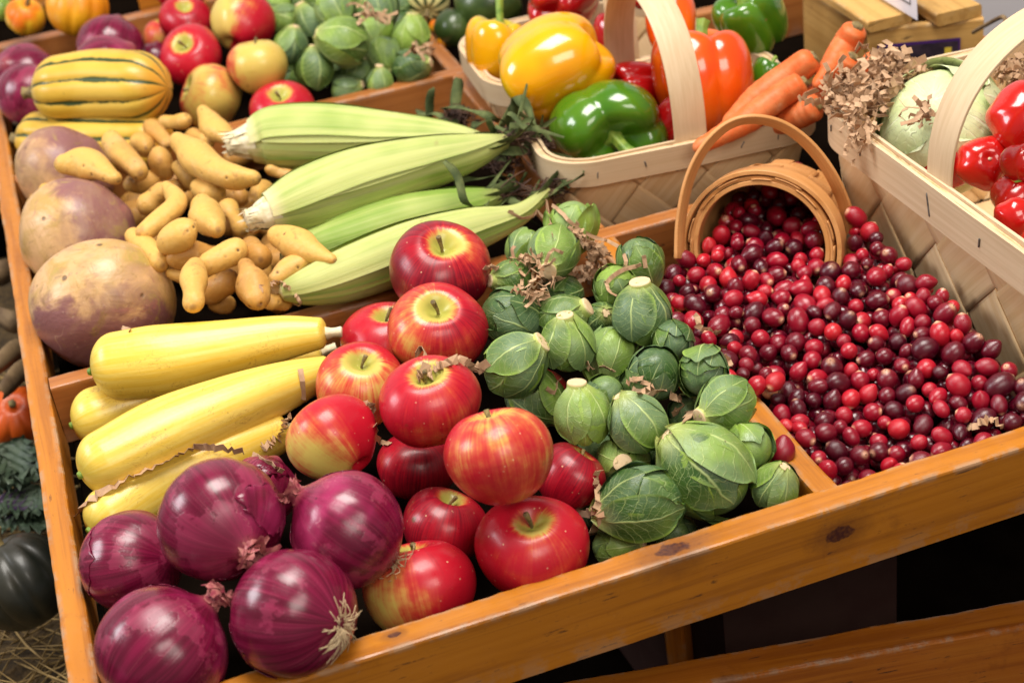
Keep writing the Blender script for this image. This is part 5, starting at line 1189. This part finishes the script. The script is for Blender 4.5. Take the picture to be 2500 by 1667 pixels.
pepper('pinkish red pepper at the top edge inside the handle arch', 1575, -14, 40, .090, (.3, .8, .1), M['rpep'], 1.0, 3, 14, .4, stem=False)
# ------------------------------------------------------------------ carrots
CA = [
 ([(1950, 208, 31), (1885, 250, 34), (1800, 310, 30), (1720, 350, 20)], .058, 'nearest carrot pointing down left, with a grey ringed crown'),
 ([(1972, 152, 37), (1915, 192, 40), (1850, 240, 34), (1790, 290, 22)], .065, 'carrot behind the nearest one, broad and orange'),
 ([(2085, 78, 33), (2066, 110, 35), (2030, 160, 28), (2000, 200, 16)], .080, 'carrot standing up beside the crate with a dark dimpled crown'),
 ([(2072, 150, 32), (2030, 195, 36), (1985, 245, 30)], .060, 'carrot in the middle of the bunch behind the paper shreds'),
 ([(2128, 152, 24), (2110, 190, 26), (2085, 240, 20)], .060, 'carrot end showing above the paper shreds'),
 ([(1985, 262, 34), (1915, 298, 30), (1840, 320, 20)], .040, 'dark shaded carrot under the nearest one'),
]
for i, (P, z, lab) in enumerate(CA):
    C, Q = pts(P, list(z + .030 * np.linspace(1, 0, len(P)) ** 1.5)); nz = Noise(i + 4, 90)
    V, f, p = sweep(C, Q, 70, 26, (.55, 1.6), lambda s, th, i=i: 1 + .018 * np.sin(46 * s + 3 * np.sin(9 * s + i)) + .02 * np.cos(2 * th + i)); V = V + .0007 * nz(V)[:, None]
    L = C.mean(0); o = thing('carrot', lab, 'carrot', L, 'carrots in the middle basket'); link('root', mesh('carrot_root', V - L, f, p), o, None, M['carrot'])
    t = C[0] - C[1]; t /= np.linalg.norm(t); e = C[0] + t * Q[0] * .50
    V, f, p = sweep(np.array([e - t * .002, e + t * .0018]), [Q[0] * .50, Q[0] * .42], 12, 16, (.1, .25), lambda s, th: 1 + .1 * np.cos(5 * th)); link('crown', mesh('carrot_crown', V - L, f, p), o, None, M['stem'])
# ------------------------------------------------------------------ cabbage and tomatoes
c = atz(2300, 318, .085); mb, rs = leafball(pxr(158, c), 77, 6, 0, .05, .95)
o = thing('cabbage', 'pale green cabbage in the large basket behind the tomatoes', 'cabbage', (0, 0, 0)); h = mb.build('leaves', M['cabbage'], o); h['tone'] = .5; place(o, c, basis(U(.35, -.35, -.75), .5))
def tomato(label, px, py, r, z, axis, seed, cal=True):
    c = atz(px, py, z); Rr = pxr(r, c); ph = np.linspace(0, math.pi, 44); th = np.arange(60) * 2 * math.pi / 60; rs = np.random.default_rng(seed)
    rho = np.sin(ph)[:, None] * (1 + .045 * np.cos(5 * th + seed)[None] + .030 * np.cos(3 * th + 2 * seed)[None] + .02 * np.cos(8 * th + seed)[None]); zz = np.cos(ph) * .84
    zg = zz[:, None] - .16 * np.exp(-(rho / .25) ** 2) * (np.cos(ph)[:, None] > 0)
    V = np.stack([rho * np.cos(th), rho * np.sin(th), zg], -1).reshape(-1, 3); V *= (1 + .02 * Noise(seed, 2.)(V))[:, None]
    pv = np.stack([np.cos(th)[None] + 0 * ph[:, None], np.sin(th)[None] + 0 * ph[:, None], (ph / math.pi)[:, None] + 0 * th], -1)
    o = thing('tomato', label, 'tomato', (0, 0, 0), 'tomatoes in the large basket'); link('flesh', mesh('tomato_flesh', V * Rr, grid(44, 60, True), pv), o, None, M['tomato'])
    if cal:
        mb = MB()
        for k in range(5):
            a = k * 1.2566 + rs.uniform(-.2, .2); ca, sa = math.cos(a), math.sin(a); Lf = rs.uniform(.45, .75)
            C = np.array([(0, 0, .70), (.18 * ca, .18 * sa, .76), (Lf * .7 * ca, Lf * .7 * sa, .82), (Lf * ca, Lf * sa, .72 + rs.uniform(0, .3))]) * Rr; mb.add(*ribbon(C, np.array([.10, .13, .13, .11, .09, .06, .02]) * Rr, 7, (-sa, ca, 0), .2))
        mb.add(*tube(np.array([(0, 0, .66), (.02, 0, .85), (.10, .05, 1.0)]) * Rr, .045 * Rr, 10, 8)); mb.build('calyx', M['greenstem'], o)
    else:
        V, f, p = tube(np.array([(0, 0, .64), (0, 0, .72)]) * Rr, .06 * Rr, 8, 10); link('stem_scar', mesh('scar', V, f, p), o, None, M['pale_end'])
    place(o, c, basis(U(*axis), seed)); return o
tomato('tallest tomato at the right edge, right of the handle', 2500, 288, 88, .115, (.2, -.2, -.8), 1, False)
tomato('tomato left of the handle strip, in front of the cabbage', 2312, 392, 72, .075, (.2, .3, -.8), 2, False)
tomato('tomato with a pale stem scar just right of the handle foot', 2400, 398, 66, .085, (.05, .1, .95), 3, False)
tomato('light red tomato between the tallest one and the one with green sepals', 2500, 402, 58, .100, (.3, .6, -.3), 4, False)
tomato('tomato with a dark green star of sepals at the right edge', 2492, 480, 72, .075, (.0, .72, .65), 5, True)
tomato('tomato low at the rim near the right edge', 2478, 535, 54, .085, (.3, .3, -.8), 6, False)
tomato('tomato at the bottom right behind the rim', 2545, 600, 60, .090, (.3, .3, -.8), 7, False)
# ------------------------------------------------------------------ things at the back
def gourd(name, label, cat, px, py, r, z, axis, m, nl, sq, groove, seed, stem=True, L=1):
    c = atz(px, py, z); Rr = pxr(r, c); ph = np.linspace(0, math.pi, 40); n = 80; th = np.arange(n) * 2 * math.pi / n
    lobe = 1 - groove * (1 - np.abs(np.sin(nl * th / 2))) ** 1.6; rho = np.sin(ph)[:, None] * (1 + (lobe[None] - 1) * np.sin(ph)[:, None]); zz = np.cos(ph) * sq
    zg = zz[:, None] - .20 * sq * np.exp(-(rho / .25) ** 2) * np.sign(np.cos(ph))[:, None]
    V = np.stack([rho * np.cos(th), rho * np.sin(th), zg], -1).reshape(-1, 3); V *= (1 + .02 * Noise(seed, 2.)(V))[:, None]
    pv = np.stack([np.cos(th)[None] + 0 * ph[:, None], np.sin(th)[None] + 0 * ph[:, None], (ph / math.pi)[:, None] + 0 * th], -1)
    o = thing(name, label, cat, (0, 0, 0)); link('rind', mesh('rind', V * Rr, grid(40, n, True), pv), o, None, m)
    if stem: V, f, p = sweep(np.array([(0, 0, sq * .72), (.02, 0, sq * .95), (.12, .05, sq * 1.25)]) * Rr, np.array([.14, .09, .12]) * Rr, 16, 12, (.2, .2), lambda s, t: 1 + .14 * np.cos(5 * t)); link('stem', mesh('gourd_stem', V, f, p), o, None, M['stem'])
    place(o, c, basis(U(*axis), seed)); return o
g = G('striped_gourd_rind', .45, .4); x, y, v = g.sep(g.pv()); ob = g.obj(); th_ = g.m_('ARCTAN2', y, x)
tri = g.m_('ABSOLUTE', g.m_('SUBTRACT', g.m_('FRACT', g.m_('ADD', g.m_('MULTIPLY', th_, 10 / 6.28318), g.m_('MULTIPLY', g.noise(ob, 60.0), .35))), .5))
g.col(g.mix(g.mr(tri, .17, .24), (.03, .055, .015), (.66, .58, .24))); M['gourd'] = g.m
g = G('orange_flecked_gourd_rind', .4, .4); ob = g.obj(); nn = g.noise(ob, 22.0, 3); g.col(g.mix(g.mr(nn, .42, .58), (.72, .16, .006), (.72, .40, .02))); M['fleck'] = g.m
gourd('orange_gourd', 'small orange gourd flecked yellow at the top left', 'gourd', 62, 40, 48, .040, (.3, .5, .7), M['fleck'], 8, .95, .06, 1)
gourd('yellow_gourd', 'yellow orange ribbed gourd at the top left behind the rail', 'gourd', 188, 18, 76, .050, (.2, .9, .3), M['yellowgourd'], 9, .95, .10, 2)
gourd('green_gourd', 'yellowish green gourd cut by the top left corner', 'gourd', 2, 22, 30, .040, (.2, .9, .3), M['greenstem'], 8, .95, .05, 3, False)
gourd('striped_gourd', 'cream and dark green striped gourd at the top behind the sprouts', 'gourd', 1042, 6, 58, .020, (.05, -.55, .6), M['gourd'], 10, .8, .03, 4)
gourd('dark_squash', 'large dark green squash at the top left of the yellow peppers', 'squash', 1192, 8, 78, .030, (.9, .2, .1), M['dgpep'], 6, 1.1, .03, 5, False)
gourd('dark_squash', 'smaller dark green squash behind the left basket rim', 'squash', 1106, 70, 48, .010, (.2, .9, .3), M['dgpep'], 6, 1.05, .03, 6, False)
gourd('tiny_gourd', 'tiny orange gourd in the gap by the corner of the back compartment', 'gourd', 1066, 66, 20, .000, (.2, .9, .3), M['fleck'], 7, .9, .05, 7, False)
gourd('tiny_gourd', 'tiny yellow orange gourd against the dark green squash', 'gourd', 1086, 98, 20, .000, (.2, .9, .3), M['yellowgourd'], 7, .9, .05, 8, False)
tray2 = thing('back_tray', 'another wooden tray behind the main one at the upper left', 'tray', (.02, 2.40, -.02))
board('tray_side', np.array([.09, -.23, .085]), np.array([.60, -.27, .085]), .02, .14, M['wood'], tray2, 1, seed=31)
board('tray_side', np.array([-.30, .18, .02]), np.array([.62, .10, .02]), .02, .09, M['wood'], tray2, 1, seed=32)
box('tray_floor', (-.30, -.24, -.075), (.60, .18, -.07), M['dark'], tray2)
cl = box('white_board', (-.25, 1.98, -.06), (-.112, 2.22, .015), M['white']); tag(cl, 'white board at the far left beside the onions', 'board')
cr = thing('wooden_crate', 'pale wooden crate with plank lid at the top right', 'crate', (.85, 1.5, -.03)); CL = np.array(cr.location); zt = .055
A0 = atz(2118, 72, zt); A1 = atz(2402, 46, zt); A2 = atz(1975, -22, zt) ; uu = A1 - A0; vv = A2 - A0; vv *= .16 / np.linalg.norm(vv); hgt = .115
yaw = math.atan2(uu[1], uu[0]); W_ = np.linalg.norm(uu); nrm = vv / np.linalg.norm(vv); ux = uu / W_; dn = np.array([0, 0, -1.0])
board('front_slat', A0 - CL, A1 - CL, .010, hgt, M['crate'], cr, 1, seed=41)
board('back_slat', A0 + nrm * .150 - CL, A1 + nrm * .150 - CL, .010, hgt, M['crate'], cr, 1, seed=42)
board('side_slat', A0 + nrm * .0105 + ux * .0 - CL, A0 + nrm * .1495 - CL, .010, hgt, M['crate'], cr, -1, seed=43)
board('side_slat', A1 + nrm * .0105 - CL, A1 + nrm * .1495 - CL, .010, hgt, M['crate'], cr, 1, seed=44)
up = np.array([0, 0, 1.0])
board('lid_plank', A0 + ux * W_ * .18 - nrm * .004 + up * .012 - CL, A0 + ux * W_ * .18 + nrm * .165 + up * .012 - CL, W_ * .42, .0115, M['crate'], cr, 0, seed=45)
board('lid_plank', A0 + ux * W_ * .775 - nrm * .004 + up * .014 - CL, A0 + ux * W_ * .775 + nrm * .165 + up * .014 - CL, W_ * .44, .0135, M['crate'], cr, 0, seed=46)
def quad(name, P, m, parent, loc): return link(name, mesh(name, [np.asarray(p) - loc for p in P], [(0, 1, 2, 3)], None, False), parent, None, m)
lb = thing('crate_label', 'purple bordered dark label on the front of the crate', 'label', A0 + ux * .06 - nrm * .0012); LL = np.array(lb.location)
def onface(x0, x1, z0, z1, e): f = lambda x, z: A0 + ux * x * W_ + up * z - nrm * e; return [f(x0, z0), f(x1, z0), f(x1, z1), f(x0, z1)]
quad('border', onface(.08, .80, -.080, -.018, .0012), M['purple'], lb, LL); quad('print', onface(.10, .78, -.078, -.021, .0018), M['black'], lb, LL); quad('print_mark', onface(.66, .72, -.034, -.027, .0022), M['yellowink'], lb, LL)
sg = thing('price_card', 'white card with a thin black frame standing on the crate', 'sign', A0 + ux * W_ * .47 + nrm * .03 + up * .016); SL = np.array(sg.location)
sx = -nrm; sn = np.cross(sx, up); b0 = atz(2236, 48, zt + .016)
def card(x0, x1, z0, z1, e): f = lambda x, z: b0 + sx * x + up * z + nrm * .10 * z + sn * e; return [f(x0, z0), f(x1, z0), f(x1, z1), f(x0, z1)]
cc = quad('card', card(-.085, .003, 0, .10, 0), M['white'], sg, SL); md = cc.modifiers.new('thick', 'SOLIDIFY'); md.thickness = .0008; md.offset = 0
for i, (x0, x1, z0, z1) in enumerate(((-.072, -.008, .012, .0137), (-.072, -.008, .086, .0877), (-.072, -.0703, .0138, .0858), (-.0097, -.008, .0138, .0858))): quad('frame_line', card(x0, x1, z0, z1, .0009), M['ink'], sg, SL)
wp = link('grey_wall_panel', mesh('panel', [(-.02, -.01, -.6), (1.6, -.30, -.6), (1.6, -.30, .6), (-.02, -.01, .6), (-.02, .03, -.6), (1.6, -.26, -.6), (1.6, -.26, .6), (-.02, .03, .6)], [(0, 1, 2, 3), (7, 6, 5, 4), (0, 3, 7, 4), (3, 2, 6, 7)], None, False), None, (.985, 1.86, 0), M['wall']); tag(wp, 'plain light grey wall behind the wooden crate', 'wall')
tw = tube([atz(2375, 80, .05), atz(2410, 60, .07), atz(2450, 42, .09), atz(2455, 70, .08)], .0022, 20, 8); L = tw[0].mean(0)
o = link('twig', mesh('twig', tw[0] - L, tw[1], tw[2]), None, L, M['dryhusk']); tag(o, 'thin curved brown twig sticking out behind the crate', 'twig')
# ------------------------------------------------------------------ things in the shade left of the tray
ZL = -.235
gourd('pumpkin', 'small orange pumpkin in the shade left of the tray', 'pumpkin', 38, 1015, 78, -.17, (.1, .5, .75), M['pumpkin'], 10, .78, .12, 11)
gourd('acorn_squash', 'dark acorn squash in the shade left of the tray', 'squash', 55, 1418, 125, -.18, (-.45, .80, .2), M['darksquash'], 10, .95, .10, 12)
def kale(label, px, py, z, r, seed, purple):
    c = atz(px, py, z); Rr = pxr(r, c); rs = np.random.default_rng(seed); o = thing('kale', label, 'kale', c, 'kale beside the tray')
    for k in range(9):
        a = rs.uniform(0, 6.28); el = rs.uniform(.1, 1.1); d = np.array([math.cos(a) * math.cos(el), math.sin(a) * math.cos(el), math.sin(el)]); sd = np.cross(d, [0, 0, 1.0]); sd /= np.linalg.norm(sd); nr = np.cross(sd, d)
        nu, nv = 23, 22; u, v = np.meshgrid(np.linspace(-1, 1, nu), np.linspace(0, 1, nv), indexing='ij'); w = .55 * np.sin(np.clip(v * 1.05, 0, 1) * math.pi) ** .6 * (1 + .15 * np.sin(v * 38 + u * 9))
        rf = (np.abs(u) ** 2 + .15) * .13 * np.sin(v * 34 + u * 5 + k) + .10 * np.abs(u) ** 3 * np.sin(v * 63 + k)
        V = (d * v[..., None] * (1 + .1 * np.abs(u[..., None])) + sd * (u * w)[..., None] + nr * (rf - .25 * v ** 2 + .08 * np.abs(u))[..., None]) * Rr
        link('leaf', mesh('kale_leaf', V.reshape(-1, 3), grid(nu, nv), np.stack([u, v, 0 * u], -1)), o, None, M['kalepurple'] if (purple and k % 3 == 0) else M['kale'])
kale('curly dark green kale left of the tray below the pumpkin', 40, 1165, -.20, 95, 1, False)
kale('kale with purple inner leaves above the acorn squash', 75, 1255, -.215, 85, 2, True)
for i, (P, lab) in enumerate((([(-20, 760), (40, 780), (75, 745)], 'pale dry corn husk at the left edge above the pumpkin'), ([(-20, 905), (40, 850), (85, 842)], 'brown dry corn husk leaf above the pumpkin'), ([(0, 960), (50, 905), (98, 885)], 'narrow dry husk leaf over the pumpkin'), ([(-30, 680), (15, 660), (50, 640)], 'dark dry husk scrap at the left edge beside the rutabagas'))):
    C = np.array([atz(a, b, -.13 + .01 * i) for a, b in P]); V, f, p = ribbon(C, np.array([.016, .022, .026, .026, .024, .018, .010, .003]), 8, R[:, 1] + .3 * R[:, 2], .25); V += .0012 * Noise(i, 60)(V)[:, None]; L = C.mean(0)
    o = link('dry_husk', mesh('dry_husk', V - L, f, p), None, L, M['dryhusk']); tag(o, lab, 'corn husk', 'dry husks left of the tray'); md = o.modifiers.new('thick', 'SOLIDIFY'); md.thickness = .0006
bale = thing('straw_bale', 'straw bale under the squash and kale, left of the tray', 'straw bale', (-.25, 1.35, ZL - .06))
box('bale_body', (-.35, -.75, -.30), (.13, .75, 0.02), M['balebody'], bale)
mb = MB(); rs = np.random.default_rng(9)
for k in range(1500):
    q = np.array([rs.uniform(-.30, .13), rs.uniform(-.5, .4) if k % 3 else rs.uniform(-.5, -.15), .022 + rs.uniform(0, .022)]); a = rs.uniform(0, 6.28); d = np.array([math.cos(a), math.sin(a), rs.normal(0, .22)]) * rs.uniform(.03, .09); j = rs.normal(0, .004, 3)
    mb.add(*tube([q - d, q + j, q + d], rs.uniform(.0007, .0014), 6, 4))
st = mb.build('straw', M['straw'], bale); st['kind'] = 'stuff'
# ------------------------------------------------------------------ crinkled kraft paper
def crinkle(path, w, n, amp, seed, wd=None):
    """pleated paper strip along path"""
    rs = np.random.default_rng(seed); D = catmull(path, n); T, X, Y = frames(D, wd); amp_ = amp * rs.uniform(.5, 1.3, n); sg = np.where(np.arange(n) % 2 == 0, 1, -1)
    D = D + T * (rs.normal(0, .35, n) * np.linalg.norm(D[-1] - D[0]) / n)[:, None] + Y * (amp_ * sg)[:, None] + rs.normal(0, amp * .45, (n, 3)); tw = np.cumsum(rs.normal(0, .28, n)); Xr = X * np.cos(tw)[:, None] + Y * np.sin(tw)[:, None]
    V = np.stack([D - Xr * w / 2, D + Xr * w / 2], 1); pv = np.stack([np.stack([np.full(n, q), np.linspace(0, 1, n), np.zeros(n)], -1) for q in (-1, 1)], 1)
    return V.reshape(-1, 3), grid(n, 2), pv.reshape(-1, 3)
def hit(px, py, lift=.002):
    """point on the pile under a photo point"""
    dg = bpy.context.evaluated_depsgraph_get(); d = Vector(ray(px, py)); ok, loc, nor, *_ = scene.ray_cast(dg, Vector(O), d.normalized())
    p = np.array(loc) if ok else atz(px, py, .03); return p - np.array(d.normalized()) * lift
bpy.context.view_layer.update()
PS = [ # photo path, width mm, folds, amp mm, label
 ([(1252, 518), (1268, 532), (1300, 528), (1312, 516), (1335, 534), (1334, 490), (1350, 572)], 4.0, 9, .3, 'long loose paper ribbon looping above the sprouts by the corn'),
 ([(1345, 500), (1372, 520), (1395, 545), (1440, 575), (1500, 595), (1524, 620), (1528, 650)], 4.5, 12, .5, 'long paper strip running down right over the back sprouts'),
 ([(1270, 628), (1300, 632), (1330, 620)], 5, 12, 2.6, 'pleated paper shred on the ribbed sprout, left end'),
 ([(1270, 655), (1272, 690), (1255, 710)], 4, 8, 1.5, 'short bent paper shred hanging on the left sprouts'),
 ([(1250, 708), (1290, 720), (1335, 716), (1312, 735), (1300, 712)], 5, 18, 3.0, 'crumpled paper shred at the gap above the smooth dark sprout'),
 ([(1320, 690), (1350, 678), (1372, 680), (1400, 672), (1440, 678), (1480, 685)], 6, 30, 2.4, 'zigzag paper shred across the middle of the ribbed sprout'),
 ([(1395, 560), (1420, 580), (1440, 600), (1452, 625), (1460, 650), (1470, 665)], 7, 26, 3.4, 'thick crumple of paper shreds on the back sprouts'),
 ([(1480, 690), (1510, 664), (1545, 652), (1570, 645)], 5, 8, .6, 'curved paper strip ending at the dark round sprout'),
 ([(1572, 625), (1576, 655)], 5, 3, .3, 'tiny upright paper scrap on the dark round sprout'),
 ([(1480, 690), (1488, 712), (1505, 722)], 4, 5, .4, 'small curled paper strip on the yellowish green sprout'),
 ([(1375, 618), (1350, 610), (1330, 650), (1358, 632)], 4, 7, 1.0, 'looped paper strip on the ribbed sprout top'),
 ([(1180, 650), (1215, 652)], 7, 8, 1.6, 'paper scrap at the right cheek of the topmost apple'),
 ([(1020, 862), (1035, 850), (1042, 890), (1030, 915)], 9, 6, 1.0, 'curled paper end standing above the apple hollow'),
 ([(1015, 922), (1050, 905), (1085, 888), (1110, 880), (1130, 885)], 10, 26, 3.2, 'pleated paper strip lying across the bright red apple'),
 ([(1130, 885), (1160, 900), (1185, 890)], 9, 16, 3.0, 'pleated paper strip between the bright red apple and the sprouts'),
 ([(890, 985), (910, 995), (918, 1030)], 6, 10, 2.0, 'crinkled paper between the two middle left apples'),
 ([(915, 1035), (922, 1075), (950, 1085)], 6, 8, 1.2, 'paper strip hanging beside the apple with the paper hollow'),
 ([(735, 910), (740, 945), (742, 975)], 6, 3, .2, 'flat upright paper strip before the squash tips'),
 ([(702, 1012), (695, 1040), (680, 1070), (655, 1085), (640, 1098)], 6, 22, 2.4, 'springy paper spiral left of the yellow cheeked apple'),
 ([(190, 1255), (215, 1222), (290, 1180), (350, 1150), (420, 1120), (470, 1095), (530, 1092), (600, 1105)], 8, 34, 1.4, 'long paper strip lying along the squash above the onions'),
 ([(620, 1108), (660, 1130), (690, 1150)], 6, 8, 1.0, 'short paper strip behind the top onion'),
 ([(1530, 935), (1560, 925), (1590, 945), (1560, 965)], 5, 14, 2.0, 'paper shreds on the plain dark green sprout'),
 ([(1545, 950), (1580, 960), (1630, 950)], 9, 7, .8, 'wide paper piece below the plain dark green sprout'),
 ([(1630, 965), (1665, 975), (1650, 1000), (1680, 1005), (1670, 1030)], 8, 18, 2.6, 'folded paper bunch left of the star veined sprout'),
 ([(1430, 885), (1440, 900), (1475, 895), (1500, 905)], 5, 9, 2.0, 'thin paper zigzag over the torn leaf sprout'),
 ([(1335, 950), (1355, 955), (1362, 925)], 5, 6, 1.4, 'bent paper shred behind the pale sprout'),
 ([(1458, 1145), (1455, 1180), (1462, 1220), (1448, 1245)], 7, 12, 1.8, 'paper twist between the maroon apple and the sprouts'),
 ([(1420, 1255), (1455, 1250), (1465, 1270), (1445, 1300)], 8, 12, 2.2, 'paper twist at the shoulder of the front red apple'),
 ([(640, 705), (665, 690), (690, 690), (705, 705)], 5, 20, 2.0, 'pleated paper curl on the speckled potato'),
 ([(720, 720), (735, 742), (718, 745)], 4, 10, 2.0, 'small paper curl at the divider by the corn'),
 ([(1700, 765), (1708, 800), (1740, 810), (1760, 812)], 7, 12, 2.0, 'paper shred on the divider beside the cranberries'),
 ([(1770, 865), (1785, 895)], 6, 8, 1.8, 'paper shred at the divider above the star veined sprout'),
 ([(2365, 1045), (2395, 1030), (2425, 1022), (2450, 1045)], 8, 14, 1.8, 'paper shred lying on the cranberries at the front rail'),
 ([(300, 800), (320, 806)], 5, 4, .8, 'paper scrap on the front rutabaga'),
]
for i, (P, w, n, amp, lab) in enumerate(PS):
    C = [hit(a, b, .003) for a, b in P]; dm = np.median([depth(c) for c in C])
    C = np.array([c + (O - c) / np.linalg.norm(O - c) * max(0, depth(c) - dm - .012) for c in C])
    V, f, p = crinkle(C, w * .00072, int(n * 1.25), amp * .00095, i, R[:, 0] * .4 + R[:, 1]); L = V.mean(0)
    o = link('paper_shred', mesh('paper_shred', V - L, f, p, False), None, L, M['paper']); tag(o, lab, 'paper shred', 'crinkled brown paper shreds')
    md = o.modifiers.new('thick', 'SOLIDIFY'); md.thickness = .0003
def clump(label, path, spread, count, seed, w=.006):
    rs = np.random.default_rng(seed); mb = MB(); D = catmull(path, 30)
    for k in range(count):
        c = D[rs.integers(0, 30)] + rs.normal(0, 1, 3) * spread * np.array([1, 1, .7]); d = rs.normal(size=3); d /= np.linalg.norm(d); Ln = rs.uniform(.010, .030)
        mb.add(*crinkle([c - d * Ln / 2, c + rs.normal(0, .003, 3), c + d * Ln / 2], w * rs.uniform(.6, 1.2), int(rs.integers(4, 11)), rs.uniform(.0008, .0026), k + seed * 100, rs.normal(size=3)))
    L = D.mean(0); o = mb.build('paper_shred_clump', M['paper'], None, L, False); tag(o, label, 'paper shreds'); o['kind'] = 'stuff'; md = o.modifiers.new('thick', 'SOLIDIFY'); md.thickness = .0003
clump('big tangle of brown paper shreds between the carrots and the cabbage', [atz(2010, 225, .115), atz(2090, 220, .115), atz(2150, 190, .125), atz(2200, 170, .125), atz(2140, 235, .115), atz(2080, 265, .110)], .011, 210, 1)
clump('trail of paper shreds hanging over the rim of the large basket', [atz(2090, 290, .108), atz(2120, 320, .106), atz(2095, 350, .103)], .005, 24, 2, .004)
clump('few paper shreds lying on the cabbage', [atz(2230, 260, .13), atz(2250, 300, .12), atz(2280, 245, .13)], .007, 12, 3, .004)
clump('paper shreds behind the handle of the large basket', [atz(2470, 185, .12), atz(2500, 170, .12)], .008, 40, 4)
clump('paper scraps between the sprouts at the back', [atz(890, 18, .085), atz(905, 40, .08), atz(960, 45, .06)], .006, 16, 5, .004)
clump('paper scraps in the back right corner of the sprouts', [atz(1010, 120, .05), atz(1045, 125, .03)], .005, 7, 6, .004)

clump('crumpled heap of paper shreds on the sprouts below the corn stalk', [hit(1395, 560, .006), hit(1430, 590, .006), hit(1455, 630, .006), hit(1440, 660, .005), hit(1330, 700, .004)], .0045, 46, 7, .0042)
clump('loose tangle of paper shreds at the left of the ribbed sprout', [hit(1270, 632, .004), hit(1300, 640, .004), hit(1320, 716, .004), hit(1280, 712, .004)], .004, 22, 8, .0038)
